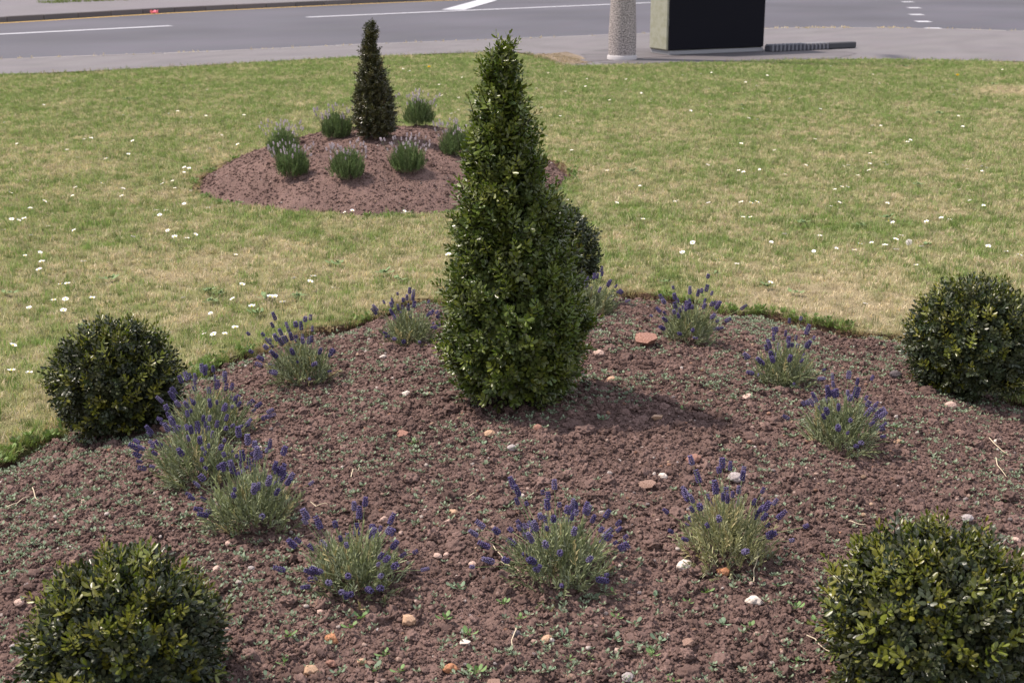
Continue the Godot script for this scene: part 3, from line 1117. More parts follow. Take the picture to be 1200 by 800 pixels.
func shrubs() -> void:
	var dark := Color(0.045, 0.056, 0.022)
	ball_shrub(-1.36, -4.65, Vector3(0.215, 0.205, 0.215), "dark green clipped box ball at the bed edge beside the lavender cluster", Color(0.04, 0.047, 0.02), 0.25, 3700, 101)
	ball_shrub(1.72, -5.1, Vector3(0.24, 0.235, 0.24), "dense box ball beside the bare straw patch of lawn, brown stems at its foot", Color(0.06, 0.072, 0.033), 0.2, 4100, 102)
	ball_shrub(0.16, -6.4, Vector3(0.24, 0.24, 0.24), "box ball mostly hidden behind the tall box cone", dark, 0.08, 3000, 103)
	ball_shrub(-0.83, -2.75, Vector3(0.205, 0.2, 0.205), "broad box ball with yellow green shoot tips, no lavender cluster touching it", Color(0.05, 0.059, 0.031), 0.27, 3600, 104)
	ball_shrub(0.905, -2.77, Vector3(0.222, 0.218, 0.222), "box ball with many pale new shoots, beside the white stones", Color(0.054, 0.063, 0.031), 0.3, 3800, 105)
	cone_shrub(0.012, -4.50, [[0.02, 0.12, 0.0], [0.06, 0.175, 0.0], [0.14, 0.21, -0.005], [0.24, 0.226, -0.005], [0.36, 0.21, -0.006], [0.5, 0.185, -0.012], [0.64, 0.158, -0.022], [0.78, 0.125, -0.035], [0.92, 0.09, -0.045], [1.03, 0.066, -0.05], [1.12, 0.05, -0.045], [1.165, 0.022, -0.045]], "tall bushy box cone with glossy leaves, loose top, in the middle of the lavender ring", Color(0.085, 0.108, 0.028), Color(0.1, 0.125, 0.018), 0.6, 5000, 1.25, 106)
	cone_shrub(-0.97, -10.1, [[0.0, 0.09, 0.0], [0.04, 0.135, 0.0], [0.12, 0.155, 0.0], [0.25, 0.15, 0.0], [0.4, 0.115, -0.01], [0.52, 0.085, -0.02], [0.64, 0.055, -0.02], [0.7, 0.035, -0.02], [0.76, 0.02, -0.01], [0.8, 0.008, 0.0]], "slim dark box cone with a ragged tip on the round far bed", Color(0.058, 0.054, 0.022), Color(0.06, 0.058, 0.014), 0.3, 3000, 1.0, 107)

func lavenders() -> void:
	var tint := Color(0.255, 0.28, 0.18)
	lavender(-0.417, -5.475, 0.11, 0.14, Vector3(0.05, 0, 0), 20, "small lavender close behind the box cone, nearest the turf edge", 201, tint)
	lavender(-0.751, -4.909, 0.12, 0.15, Vector3(-0.25, 0, 0), 28, "lavender with flowers leaning to the cut turf edge, alone beside the lawn", 202, tint)
	lavender(-0.964, -4.329, 0.14, 0.17, Vector3(-0.2, 0, 0), 34, "lavender just beside the dark box ball, in a cluster of three", 203, tint)
	lavender(-0.929, -3.95, 0.13, 0.16, Vector3(-0.3, 0, 0.05), 30, "middle lavender of the cluster of three, sprawling towards the box ball", 204, tint)
	lavender(-0.71, -3.60, 0.135, 0.17, Vector3(0.05, 0, 0), 34, "bushy lavender of the cluster of three, farthest from the dark box ball", 205, tint)
	lavender(-0.394, -3.245, 0.13, 0.165, Vector3(0.0, 0, 0), 30, "lavender with long flower spikes lying out to one side on bare soil", 206, tint)
	lavender(0.117, -3.256, 0.135, 0.165, Vector3(0.0, 0, 0), 38, "rounded lavender on bare soil straight before the box cone", 207, tint)
	lavender(0.551, -3.378, 0.125, 0.17, Vector3(-0.1, 0, -0.2), 26, "straggly yellowish lavender above the white stones and orange brick piece", 208, Color(0.33, 0.325, 0.2))
	lavender(1.033, -4.208, 0.12, 0.16, Vector3(0.08, 0, -0.1), 30, "lavender with dense deep purple heads beside a second smaller plant", 209, tint)
	lavender(0.969, -4.839, 0.11, 0.145, Vector3(0.15, 0, -0.05), 24, "smaller lavender behind the dense purple one", 210, tint)
	lavender(0.699, -5.387, 0.115, 0.16, Vector3(0.1, 0, -0.1), 28, "lavender by the turf edge near the reddish block of stone", 211, tint)
	lavender(0.34, -5.947, 0.10, 0.15, Vector3(0.15, 0, 0), 14, "lavender half hidden behind the box cone at the turf edge", 212, tint)
	var names := ["tall faded lavender bush at the far bed rim, behind a shorter one", "short green lavender bush close in front of the taller rim bush", "faded lavender bush beside the slim box cone, on its lawn side", "round faded lavender bush before the slim box cone, towards the bed rim", "round faded lavender bush before the slim box cone, alone", "faded lavender bush behind the slim box cone", "faded lavender bush seen past the tall box cone"]
	var spots := [Vector3(-1.58, -9.83, 0.21), Vector3(-1.464, -9.427, 0.18), Vector3(-1.26, -10.25, 0.19), Vector3(-1.077, -9.277, 0.19), Vector3(-0.692, -9.397, 0.19), Vector3(-0.706, -10.825, 0.2), Vector3(-0.387, -9.892, 0.2)]
	for k in 7:
		far_lavender(spots[k].x, spots[k].y, spots[k].z, names[k], 300 + k)

const STONES := [[0.52, -5.26, 0.092, "r"], [0.46, -4.29, 0.038, "t"], [0.80, -4.58, 0.038, "p"], [0.44, -3.32, 0.039, "w"], [0.53, -3.29, 0.037, "b"], [0.59, -3.16, 0.044, "w"], [0.41, -2.98, 0.032, "n"], [0.26, -2.85, 0.029, "g"], [-0.11, -2.95, 0.027, "w"], [-0.14, -2.86, 0.036, "b"], [-0.04, -2.82, 0.032, "n"], [0.08, -2.98, 0.026, "t"], [-0.10, -3.32, 0.020, "p"], [0.13, -2.84, 0.023, "n"], [0.01, -2.99, 0.020, "d"], [-0.42, -3.00, 0.036, "b"], [-0.46, -2.89, 0.042, "t"], [-0.34, -2.90, 0.023, "t"], [-0.25, -3.07, 0.041, "t"], [-0.48, -3.13, 0.027, "n"], [-0.46, -3.10, 0.016, "p"], [-1.17, -4.53, 0.052, "r"], [-0.92, -4.33, 0.025, "g"], [-1.25, -3.87, 0.022, "p"], [-1.25, -3.28, 0.024, "p"], [-1.19, -3.06, 0.020, "g"], [-0.76, -3.35, 0.022, "p"], [-0.75, -3.47, 0.020, "p"], [-0.67, -3.35, 0.018, "g"], [-0.36, -4.57, 0.032, "w"], [-0.49, -5.17, 0.029, "w"], [-0.34, -4.14, 0.037, "r"], [-0.00, -4.02, 0.028, "g"], [-0.07, -4.16, 0.032, "t"], [0.08, -4.20, 0.029, "r"], [0.35, -4.73, 0.033, "t"], [0.48, -4.95, 0.028, "p"], [1.23, -4.27, 0.030, "t"], [1.51, -4.53, 0.032, "n"], [1.56, -4.79, 0.039, "p"], [1.61, -4.44, 0.025, "w"], [1.44, -5.09, 0.042, "d"], [0.39, -3.79, 0.054, "n"], [0.65, -3.85, 0.044, "g"], [0.44, -3.87, 0.025, "w"], [0.54, -3.97, 0.043, "r"], [0.25, -3.31, 0.022, "r"], [1.19, -3.73, 0.036, "t"], [1.29, -3.73, 0.031, "g"], [0.88, -3.55, 0.018, "b"], [1.39, -3.62, 0.026, "p"], [-0.41, -2.91, 0.027, "r"], [-0.32, -2.89, 0.019, "n"], [0.09, -3.34, 0.017, "p"], [-0.17, -3.37, 0.020, "p"], [-0.19, -3.34, 0.020, "p"], [-0.35, -3.56, 0.025, "p"], [-0.16, -3.58, 0.030, "t"], [-0.17, -3.54, 0.021, "p"], [0.16, -3.51, 0.018, "p"], [1.13, -3.43, 0.020, "n"], [0.32, -5.04, 0.038, "p"], [0.09, -2.98, 0.018, "w"], [0.24, -2.95, 0.020, "p"]]
func stones() -> void:
	rng.seed = 500
	var round_ := [lump(3, 51, 0.22, 0, Vector3(1, 0.62, 0.8)), lump(3, 52, 0.3, 1, Vector3(1, 0.6, 0.75)), lump(3, 53, 0.18, 0, Vector3(1, 0.7, 0.85))]
	var broken := [lump(3, 54, 0.3, 7, Vector3(1, 0.75, 0.85)), lump(3, 55, 0.35, 8, Vector3(1, 0.6, 0.9)), lump(3, 56, 0.25, 6, Vector3(1, 0.8, 0.7))]
	var look := {"r": [Color(0.33, 0.19, 0.15), "dull red stone"], "t": [Color(0.52, 0.36, 0.25), "tan stone"], "p": [Color(0.58, 0.43, 0.37), "pale pink pebble"], "w": [Color(0.72, 0.66, 0.6), "whitish stone"], "b": [Color(0.5, 0.25, 0.14), "orange brick fragment"], "n": [Color(0.28, 0.19, 0.155), "brown stone"], "g": [Color(0.4, 0.37, 0.37), "smooth grey pebble"], "d": [Color(0.13, 0.115, 0.125), "dark grey stone"]}
	var mats := {}
	for k in look:
		var m := mat("stone_" + k, 0.9, 0.3)
		m.albedo_texture = M.stone.albedo_texture
		m.uv1_triplanar = true
		m.uv1_scale = Vector3.ONE * 1.5
		m.albedo_color = look[k][0].linear_to_srgb()
		mats[k] = m
	for s in STONES:
		var kind: String = s[3]
		var size: float = s[2] * 1.08
		var mesh: Mesh = (broken if kind in ["r", "b", "w", "t", "n"] and rng.randf() < 0.7 else round_)[rng.randi() % 3]
		var o := part("stone", mesh, mats[kind], self)
		o.transform = Transform3D(Basis.from_euler(Vector3(rnd(-0.25, 0.25), rnd(-0.6, 0.6), rnd(-0.25, 0.25))).scaled(Vector3.ONE * size), Vector3(s[0], soil_y(s[0], s[1]) + size * 0.22, s[1]))
		var big: String = "large " if size > 0.06 else ("fist sized " if size > 0.045 else ("medium " if size > 0.03 else "small "))
		tag(o, big + look[kind][1] + " lying on the bare soil", "stone", big + look[kind][1] + "s on the bed")

func weeds() -> void:
	rng.seed = 600
	var forms := [seedling(5, 0.0072), seedling(6, 0.008), seedling(4, 0.007), seedling(7, 0.0074)]
	var where := [[], [], [], []]
	var tints := [[], [], [], []]
	var dens := noise(61, 1.7, 3)
	for tries in 36000:
		var x := rnd(-2.0, 2.1)
		var z := rnd(-6.7, -2.4)
		if not in_view(x, z, 0.3) or near_s(x, z) > 0.97: continue
		var d := 0.36 + 0.9 * dens.get_noise_2d(x, z)
		d += 0.45 * sm(-0.9, -1.5, x) + 0.1 * sm(0.5, 0.9, x) * sm(-3.9, -4.3, z)
		d -= 0.5 * exp(-Vector2((x - 0.35) / 0.35, (z + 3.9) / 0.3).length_squared())
		if rng.randf() > d: continue
		var k := rng.randi() % 4
		var f := rnd(0.7, 1.25)
		where[k].append(Transform3D(Basis(Vector3.UP, rnd(0, TAU)).scaled(Vector3.ONE * rnd(0.65, 1.25)), Vector3(x, soil_y(x, z) + 0.007, z)))
		tints[k].append(Color(0.19 * f, 0.235 * f, 0.155 * f))
	for k in 4:
		var o := scatter("weed_seedlings", forms[k], M.seedling, where[k], tints[k], self)
		tag(o, "tiny grey green weed seedlings spread over the soil", "weeds", "", "stuff")
	# the larger seedlings one can pick out
	var big := [seedling(6, 0.014), seedling(7, 0.0155), seedling(5, 0.0145)]
	var green := mat("fresh_weed", 0.6, 0.35)
	green.albedo_color = Color(0.17, 0.27, 0.1).linear_to_srgb()
	var blue := mat("grey_weed", 0.65, 0.35)
	blue.albedo_color = Color(0.18, 0.25, 0.16).linear_to_srgb()
	for g in [green, blue]:
		g.backlight_enabled = true
		g.backlight = Color(0.6, 0.66, 0.4)
	for p in [Vector2(-0.10, -3.00), Vector2(0.08, -2.85), Vector2(0.13, -2.91), Vector2(0.18, -2.92), Vector2(0.24, -2.99), Vector2(0.34, -2.98), Vector2(-0.25, -2.84), Vector2(-0.16, -3.07), Vector2(0.02, -3.06), Vector2(0.11, -3.15), Vector2(-0.02, -3.13), Vector2(-0.13, -3.19), Vector2(0.25, -3.19), Vector2(0.32, -2.92), Vector2(0.28, -2.95), Vector2(0.36, -2.84), Vector2(0.64, -2.97), Vector2(0.69, -3.14), Vector2(0.66, -3.22), Vector2(0.43, -3.16), Vector2(0.48, -3.20), Vector2(0.50, -3.05), Vector2(0.56, -3.04), Vector2(0.35, -3.16), Vector2(0.25, -3.08), Vector2(-0.31, -2.86), Vector2(-0.38, -3.03), Vector2(-0.29, -2.91), Vector2(-0.39, -2.86), Vector2(-0.36, -3.07), Vector2(-0.52, -3.00), Vector2(-0.52, -2.91), Vector2(-0.55, -2.85), Vector2(0.29, -3.04), Vector2(0.65, -2.92), Vector2(-0.08, -2.85), Vector2(0.12, -2.99), Vector2(-0.09, -4.06), Vector2(0.29, -4.29), Vector2(0.56, -4.42), Vector2(-0.30, -4.07), Vector2(1.27, -4.44), Vector2(1.44, -4.81), Vector2(0.73, -3.05), Vector2(0.73, -3.10)]:
		var fresh := rng.randf() < 0.55
		var o := part("weed_seedling", big[rng.randi() % 3], green if fresh else blue, self)
		o.transform = Transform3D(Basis(Vector3.UP, rnd(0, TAU)).scaled(Vector3.ONE * rnd(0.8, 1.2)), Vector3(p.x, soil_y(p.x, p.y) + 0.004, p.y))
		tag(o, "bright green weed seedling rooted in bare soil" if fresh else "grey green leafy weed seedling rooted in bare soil", "weed", "bright weed seedlings" if fresh else "grey weed seedlings")
	# dry stalks
	var dry := mat("dry_stalk", 0.9, 0.2)
	dry.albedo_color = Color(0.55, 0.46, 0.33).linear_to_srgb()
	for s in [[-0.03, -3.34, 0.02, -3.27], [0.01, -3.01, 0.00, -2.94], [-1.51, -3.94, -1.47, -4.03], [-1.48, -4.08, -1.42, -3.97], [1.53, -4.22, 1.52, -4.09], [0.92, -3.61, 0.96, -3.58], [0.69, -2.99, 0.73, -2.93], [1.58, -4.44, 1.59, -4.28], [-0.56, -3.69, -0.51, -3.67], [0.09, -3.36, 0.10, -3.33], [-0.13, -3.67, -0.10, -3.72], [0.63, -3.36, 0.60, -3.23], [-0.47, -3.85, -0.45, -3.92], [-0.06, -3.41, -0.02, -3.34]]:
		var a := Vector2(s[0], s[1])
		var b := Vector2(s[2], s[3])
		var pts := []
		for k in 5:
			var p := a.lerp(b, k / 4.0) + Vector2(rnd(-0.004, 0.004), rnd(-0.004, 0.004))
			pts.append(Vector3(p.x, soil_y(p.x, p.y) + 0.012 + rnd(0, 0.006), p.y))
		var m := Builder.new()
		m.tube(pts, [0.0016, 0.0016, 0.0014, 0.0012, 0.001], 5)
		var o := part("dry_stalk", m.mesh(), dry, self)
		tag(o, "thin dry straw coloured stalk lying on the soil", "stalk", "dry stalks on the bed")
	# broad leaved rosettes in the turf
	var ros := []
	for q in 3:
		var m := Builder.new()
		for k in 14:
			var b := Basis(Vector3.UP, k * 2.4 + rnd(-0.3, 0.3)) * Basis(Vector3.RIGHT, rnd(1.1, 1.5))
			var f := rnd(0.7, 1.25)
			leaf(m, Transform3D(b, Vector3(rnd(-0.02, 0.02), 0.012, rnd(-0.02, 0.02))), rnd(0.02, 0.038), rnd(0.01, 0.015), 0.25, rnd(0.0, 0.2), Color(f, f, f), Color(f, f, f), 0.7)
		ros.append(m.mesh())
	var tone := mat("rosette", 0.6, 0.35)
	tone.albedo_color = Color(0.14, 0.2, 0.075).linear_to_srgb()
	for p in WEED_SPOTS:
		var o := part("lawn_weed", ros[rng.randi() % 3], tone, self)
		o.transform = Transform3D(Basis(Vector3.UP, rnd(0, TAU)).scaled(Vector3.ONE * rnd(0.8, 1.3)), Vector3(p.x, lawn_y(p.x, p.y) + 0.006, p.y))
		tag(o, "flat broad leaved weed rosette in the mown grass", "weed", "weed rosettes in the lawn")

const WEED_SPOTS := [Vector2(-1.44, -6.57), Vector2(-1.92, -6.11), Vector2(-2.46, -6.73), Vector2(-1.49, -6.78), Vector2(-1.17, -6.61), Vector2(-1.42, -6.73), Vector2(-1.04, -6.65), Vector2(-1.17, -6.30), Vector2(2.32, -7.80), Vector2(2.80, -9.74), Vector2(4.11, -13.78), Vector2(1.76, -8.48), Vector2(2.10, -8.41), Vector2(2.30, -8.59), Vector2(-4.02, -15.01), Vector2(-5.12, -16.75), Vector2(-0.66, -7.14), Vector2(-0.58, -7.00), Vector2(0.77, -6.91), Vector2(1.26, -6.82), Vector2(1.37, -6.70), Vector2(1.05, -7.09), Vector2(-0.22, -9.10), Vector2(0.43, -7.00), Vector2(-2.03, -7.00), Vector2(-0.93, -7.38), Vector2(5.55, -16.56), Vector2(5.12, -18.81), Vector2(2.33, -14.48), Vector2(0.87, -10.28)]
const DAISIES := [Vector2(-2.94, -8.06), Vector2(-2.75, -7.95), Vector2(-2.51, -8.08), Vector2(-2.13, -7.78), Vector2(-1.97, -8.06), Vector2(-1.89, -7.82), Vector2(-1.82, -7.77), Vector2(-1.82, -7.94), Vector2(-2.61, -7.44), Vector2(-2.56, -7.49), Vector2(-2.43, -7.20), Vector2(-2.39, -7.05), Vector2(-2.20, -6.75), Vector2(-2.16, -6.74), Vector2(-2.21, -6.31), Vector2(-2.13, -6.40), Vector2(-2.04, -6.25), Vector2(-2.09, -6.44), Vector2(-1.97, -6.46), Vector2(-2.10, -5.66), Vector2(-1.88, -5.27), Vector2(-1.96, -5.29), Vector2(-1.54, -6.51), Vector2(-1.32, -6.69), Vector2(-1.30, -6.50), Vector2(-1.13, -6.43), Vector2(-1.10, -6.43), Vector2(-1.05, -6.31), Vector2(-1.18, -6.25), Vector2(-1.36, -6.25), Vector2(-1.30, -5.86), Vector2(-1.26, -5.84), Vector2(-1.23, -5.84), Vector2(-1.19, -5.88), Vector2(-1.06, -6.84), Vector2(-1.01, -6.81), Vector2(-0.98, -6.84), Vector2(-0.86, -6.69), Vector2(-3.23, -13.51), Vector2(-2.52, -13.40), Vector2(-2.38, -13.62), Vector2(-2.85, -13.30), Vector2(-3.53, -11.71), Vector2(-3.48, -11.71), Vector2(-3.47, -11.08), Vector2(-3.31, -10.76), Vector2(-4.01, -11.54), Vector2(-3.06, -10.72), Vector2(-3.12, -10.72), Vector2(-2.33, -10.19), Vector2(-2.39, -10.38), Vector2(-2.27, -9.48), Vector2(-2.16, -9.42), Vector2(-2.36, -9.59), Vector2(-2.79, -9.53), Vector2(-2.92, -9.44), Vector2(-2.86, -9.19), Vector2(-2.53, -9.16), Vector2(-3.01, -8.93), Vector2(-2.99, -8.71), Vector2(-2.14, -8.53), Vector2(-2.13, -8.62), Vector2(-2.21, -8.69), Vector2(-2.89, -8.35), Vector2(-3.00, -8.37), Vector2(-2.98, -8.39), Vector2(-2.73, -8.22), Vector2(-3.31, -9.21), Vector2(-2.19, -11.46), Vector2(-2.47, -12.05), Vector2(-2.40, -11.31), Vector2(-1.01, -8.62), Vector2(-0.99, -8.62), Vector2(-0.68, -8.67), Vector2(-0.66, -8.51), Vector2(-0.62, -8.51), Vector2(-0.01, -20.31), Vector2(0.04, -20.56), Vector2(0.19, -20.31), Vector2(-0.83, -16.31), Vector2(0.87, -11.54), Vector2(0.87, -9.53), Vector2(0.68, -10.12), Vector2(0.35, -8.95), Vector2(0.60, -11.08), Vector2(0.78, -8.32), Vector2(0.65, -8.95), Vector2(0.47, -11.08), Vector2(0.44, -17.41), Vector2(0.27, -15.65), Vector2(1.42, -14.64), Vector2(1.35, -14.39), Vector2(0.30, -13.96), Vector2(0.43, -13.23), Vector2(2.03, -17.24), Vector2(1.68, -13.58), Vector2(1.83, -13.36), Vector2(2.29, -17.41), Vector2(2.48, -17.78), Vector2(2.65, -16.25), Vector2(2.71, -15.94), Vector2(2.17, -15.79), Vector2(4.27, -17.52), Vector2(4.34, -17.31), Vector2(4.14, -16.25), Vector2(2.53, -11.91), Vector2(2.91, -12.59), Vector2(3.98, -12.59), Vector2(4.80, -15.50), Vector2(5.99, -17.97), Vector2(6.13, -17.97), Vector2(2.77, -10.93), Vector2(2.77, -10.51), Vector2(2.76, -10.38), Vector2(2.45, -10.00), Vector2(2.16, -9.40), Vector2(2.20, -9.44), Vector2(2.24, -9.48), Vector2(1.64, -10.16), Vector2(1.66, -10.10), Vector2(1.81, -10.29), Vector2(1.94, -10.02), Vector2(1.41, -10.38), Vector2(1.26, -8.88), Vector2(1.47, -8.90), Vector2(1.50, -8.90), Vector2(1.53, -8.90), Vector2(1.39, -8.47), Vector2(1.46, -8.50), Vector2(2.37, -8.88), Vector2(3.39, -10.19), Vector2(3.45, -10.25), Vector2(2.94, -8.95), Vector2(2.97, -8.84), Vector2(2.27, -8.31), Vector2(2.23, -8.26), Vector2(2.46, -8.26), Vector2(2.60, -8.32), Vector2(2.58, -8.39), Vector2(2.46, -10.31), Vector2(1.74, -7.91), Vector2(1.00, -7.67), Vector2(1.44, -7.78), Vector2(1.56, -7.95), Vector2(1.64, -7.55), Vector2(1.76, -7.60), Vector2(1.85, -7.49), Vector2(1.90, -7.62), Vector2(1.99, -7.68), Vector2(2.04, -7.58), Vector2(2.11, -7.71), Vector2(2.06, -7.45), Vector2(2.23, -7.55), Vector2(2.18, -7.84), Vector2(1.08, -7.25), Vector2(1.15, -7.12), Vector2(1.26, -6.80), Vector2(1.62, -6.34)]

func flowers() -> void:
	rng.seed = 700
	var forms := []
	for q in 3:
		var m := Builder.new()
		var h := rnd(0.03, 0.04)
		m.tube([Vector3(0, 0, 0), Vector3(0.002, h, 0)], [0.0008, 0.0008], 3, Color(0.15, 0.22, 0.06), false)
		for k in 14:
			var b := Basis(Vector3.UP, TAU * k / 14.0 + rnd(-0.1, 0.1)) * Basis(Vector3.RIGHT, rnd(1.15, 1.4))
			leaf(m, Transform3D(b, Vector3(0.002, h, 0)), rnd(0.0095, 0.0115), 0.004, 0.1, 0.1, Color(0.82, 0.81, 0.8), Color(0.84, 0.82, 0.83), 0.8)
		var first := m.v.size()
		for k in 8:
			var a := TAU * k / 8.0
			m.add(Vector3(0.002 + cos(a) * 0.0036, h + 0.002, sin(a) * 0.0036), Color(0.7, 0.5, 0.03))
		var top := m.add(Vector3(0.002, h + 0.0045, 0), Color(0.75, 0.55, 0.03))
		for k in 8: m.tri(top, first + k, first + (k + 1) % 8)
		forms.append(m.mesh())
	var spots := DAISIES.duplicate()
	var clumps := noise(71, 0.8, 2)
	while spots.size() < 235:
		var d := rnd(6.8, 19.0)
		var p := Vector2(rnd(-1, 1) * d * 0.37, -d)
		if near_s(p.x, p.y) < 1.05 or far_s(p.x, p.y) < 1.05 or p.y < line_z(LAWN_EDGE, p.x) + 0.2: continue
		if clumps.get_noise_2d(p.x, p.y) < 0.05: continue
		spots.append(p)
	for p in spots:
		if p.y < line_z(LAWN_EDGE, p.x): continue
		var o := part("daisy", forms[rng.randi() % 3], M.plain_tint, self)
		o.transform = Transform3D(Basis.from_euler(Vector3(rnd(-0.1, 0.5), rnd(0, TAU), rnd(-0.3, 0.3))).scaled(Vector3.ONE * rnd(1.15, 1.7)), Vector3(p.x, lawn_y(p.x, p.y) + 0.002, p.y))
		tag(o, "small white daisy flower in the mown lawn", "daisy", "daisies in the lawn")
	for s in [[-1.06, -18.4, "yellow dandelion flower on the lawn straight before the pavement, behind the far bed"], [5.34, -17.25, "yellow dandelion flower on open lawn far from both beds"]]:
		var m := Builder.new()
		m.tube([Vector3.ZERO, Vector3(0, 0.05, 0)], [0.0015, 0.0015], 4, Color(0.2, 0.25, 0.08), false)
		for k in 40:
			var b := Basis(Vector3.UP, k * 2.4) * Basis(Vector3.RIGHT, 0.3 + 1.1 * k / 40.0)
			leaf(m, Transform3D(b, Vector3(0, 0.05, 0)), 0.024, 0.006, 0.1, 0.1, Color(0.8, 0.55, 0.01), Color(0.85, 0.62, 0.02), 0.8)
		var o := part("dandelion", m.mesh(), M.plain_tint, self)
		o.position = Vector3(s[0], lawn_y(s[0], s[1]), s[1])
		tag(o, s[2], "dandelion")
	var c := Builder.new()
	c.tube([Vector3.ZERO, Vector3(0, 0.05, 0)], [0.0015, 0.0012], 4, Color(0.3, 0.28, 0.15), false)
	for k in 90:
		var y := 1.0 - 2.0 * (k + 0.5) / 90.0
		var d := Vector3(cos(k * 2.4) * sqrt(1 - y * y), y, sin(k * 2.4) * sqrt(1 - y * y))
		c.tube([Vector3(0, 0.06, 0), Vector3(0, 0.06, 0) + d * 0.015], [0.0005, 0.0005], 3, Color(0.6, 0.56, 0.5), false)
		leaf(c, Transform3D(frame(d.cross(Vector3(0.3, 1, 0.2)), k), Vector3(0, 0.06, 0) + d * 0.016 - frame(d.cross(Vector3(0.3, 1, 0.2)), k).y * 0.003), 0.006, 0.004, 0.0, 0.0, Color(0.7, 0.66, 0.62), Color(0.7, 0.66, 0.62))
	var clock := part("dandelion_clock", c.mesh(), M.plain_tint, self)
	clock.position = Vector3(2.18, lawn_y(2.18, -7.65), -7.65)
	tag(clock, "pale fluffy dandelion seed head in the lawn", "seed head")

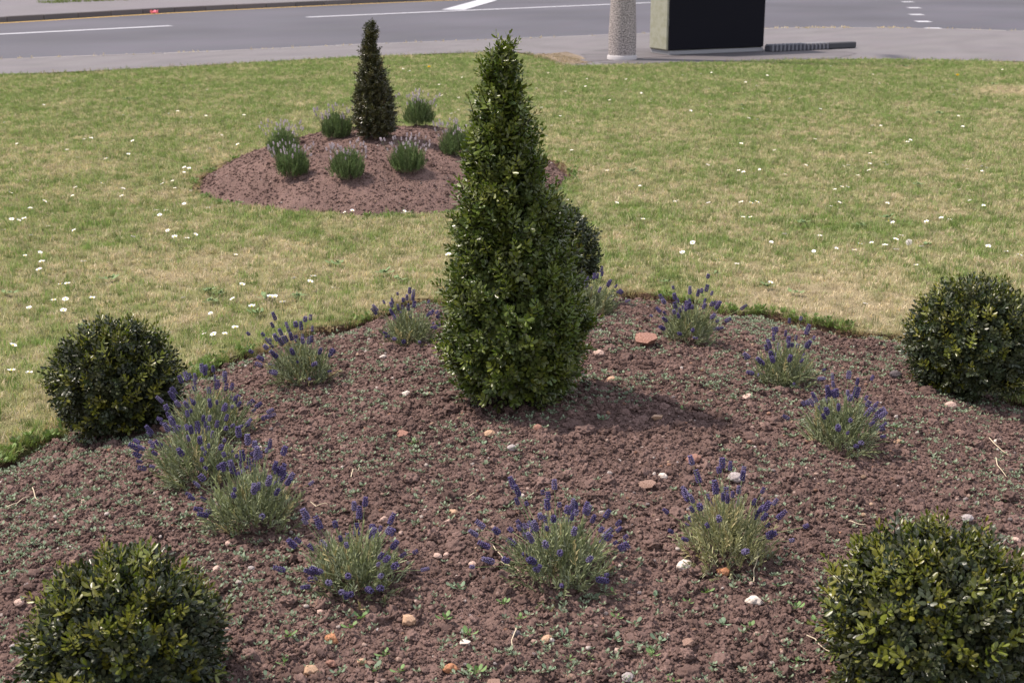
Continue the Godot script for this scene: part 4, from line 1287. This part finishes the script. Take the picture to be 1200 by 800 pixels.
func furniture() -> void:
	# concrete lamp column: round, slightly swollen near the foot, in a pale collar
	var at := Vector3(1.52, 0.014, -19.95)
	var col := thing("lamp_column", at, "speckled concrete lamp column with pale foot, beside the black cabinet", "lamp column")
	var rows := [[0.0, 0.19], [0.12, 0.19], [0.35, 0.19], [0.6, 0.18], [0.85, 0.168], [1.3, 0.15], [1.8, 0.13], [3.0, 0.11], [4.6, 0.09], [6.0, 0.075]]
	var m := Builder.new()
	for r in rows:
		for k in 40:
			m.add(Vector3(cos(TAU * k / 40.0) * r[1], r[0], sin(TAU * k / 40.0) * r[1]), Color(0.44, 0.39, 0.38))
	for r in rows.size() - 1:
		for k in 40:
			var q := r * 40
			m.quad(q + k, q + (k + 1) % 40, q + 40 + (k + 1) % 40, q + 40 + k)
	part("shaft", m.mesh(), M.aggregate, col)
	m = Builder.new()
	for r in [[0.0, 0.205], [0.045, 0.205], [0.06, 0.192]]:
		for k in 40: m.add(Vector3(cos(TAU * k / 40.0) * r[1], r[0], sin(TAU * k / 40.0) * r[1]), Color(0.52, 0.49, 0.49))
	for r in 2:
		for k in 40: m.quad(r * 40 + k, r * 40 + (k + 1) % 40, r * 40 + 40 + (k + 1) % 40, r * 40 + 40 + k)
	part("foot_collar", m.mesh(), M.kerb, col)
	m = Builder.new()
	m.tube([Vector3(0, 5.95, 0), Vector3(0, 6.25, -0.15), Vector3(0, 6.4, -0.7), Vector3(0, 6.42, -1.3)], [0.06, 0.05, 0.04, 0.04], 10, Color(0.3, 0.3, 0.3))
	part("bracket", m.mesh(), M.metal_paint, col)
	m = Builder.new()
	m.box(Vector3(0, 6.4, -1.5), Vector3(0.22, 0.14, 0.6), Basis(), Color(0.35, 0.35, 0.35), 0.03)
	part("lantern", m.mesh(), M.metal_paint, col)
	# roadside cabinet: grey green casing and a black front
	var a := Vector2(2.21, -20.55)
	var b := Vector2(3.70, -21.25)
	var t := (b - a).normalized()
	var cab := thing("roadside_cabinet", Vector3(a.x, 0.014, a.y), "weathered grey green roadside cabinet with a large black front panel", "cabinet")
	cab.rotation.y = -t.angle()
	var w := a.distance_to(b)
	m = Builder.new()
	m.box(Vector3(w / 2.0, 0.74, -0.27), Vector3(w, 1.36, 0.5), Basis(), Color(0.29, 0.29, 0.235), 0.02)
	part("casing", m.mesh(), M.metal_paint, cab)
	m = Builder.new()
	m.box(Vector3(w / 2.0 + 0.01, 0.03, -0.26), Vector3(w - 0.04, 0.06, 0.52), Basis(), Color(0.3, 0.3, 0.31), 0.008)
	part("plinth", m.mesh(), M.kerb, cab)
	m = Builder.new()
	m.box(Vector3(w / 2.0, 0.73, -0.005), Vector3(w - 0.03, 1.32, 0.035), Basis(), Color(0.014, 0.0125, 0.016), 0.006)
	part("front_panel", m.mesh(), M.black_panel, cab)
	m = Builder.new()
	m.box(Vector3(w / 2.0, 1.445, -0.27), Vector3(w + 0.06, 0.05, 0.58), Basis(), Color(0.29, 0.29, 0.235), 0.012)
	part("lid", m.mesh(), M.metal_paint, cab)
	for y in [0.45, 1.05]:
		m = Builder.new()
		m.tube([Vector3(0.008, y - 0.05, -0.005), Vector3(0.008, y + 0.05, -0.005)], [0.01, 0.01], 8, Color(0.12, 0.12, 0.12))
		part("hinge", m.mesh(), M.metal_paint, cab)
	# ribbed rubber bar lying on the pavement beside the cabinet
	var ra := Vector2(3.74, -21.2)
	var rb := Vector2(5.2, -21.95)
	var rt := (rb - ra).normalized()
	var bar := thing("ribbed_rubber_bar", Vector3(ra.x, 0.016, ra.y), "low ribbed grey rubber bar lying on the pavement beside the cabinet", "rubber bar")
	bar.rotation.y = -rt.angle()
	m = Builder.new()
	m.box(Vector3(0.55, 0.045, 0), Vector3(1.1, 0.09, 0.14), Basis(), Color(0.085, 0.085, 0.1), 0.012)
	part("body", m.mesh(), M.kerb, bar)
	m = Builder.new()
	m.box(Vector3(1.365, 0.045, -0.01), Vector3(0.53, 0.09, 0.13), Basis(), Color(0.075, 0.075, 0.085), 0.012)
	part("end_piece", m.mesh(), M.kerb, bar)
	for k in 15:
		m = Builder.new()
		m.box(Vector3(0.05 + k * 0.072, 0.052, 0.0), Vector3(0.032, 0.1, 0.17), Basis(), Color(0.2, 0.2, 0.22), 0.006)
		part("rib", m.mesh(), M.kerb, bar)
	# a scrap of pink litter on the carriageway
	m = Builder.new()
	for k in 5:
		var d := Vector3(rnd(-0.06, 0.06), 0.0, rnd(-0.05, 0.05))
		leaf(m, Transform3D(frame(Vector3(rnd(-1, 1), 0.5, rnd(-1, 1)), rnd(0, 6)), d), 0.09, 0.075, 0.5, 0.4, Color(0.8, 0.2, 0.3), Color(0.85, 0.3, 0.38))
	var lit := part("litter", m.mesh(), M.plain_tint, self)
	lit.position = Vector3(-8.15, -0.07, -33.3)
	tag(lit, "crumpled bright pink scrap of litter on the road", "litter")
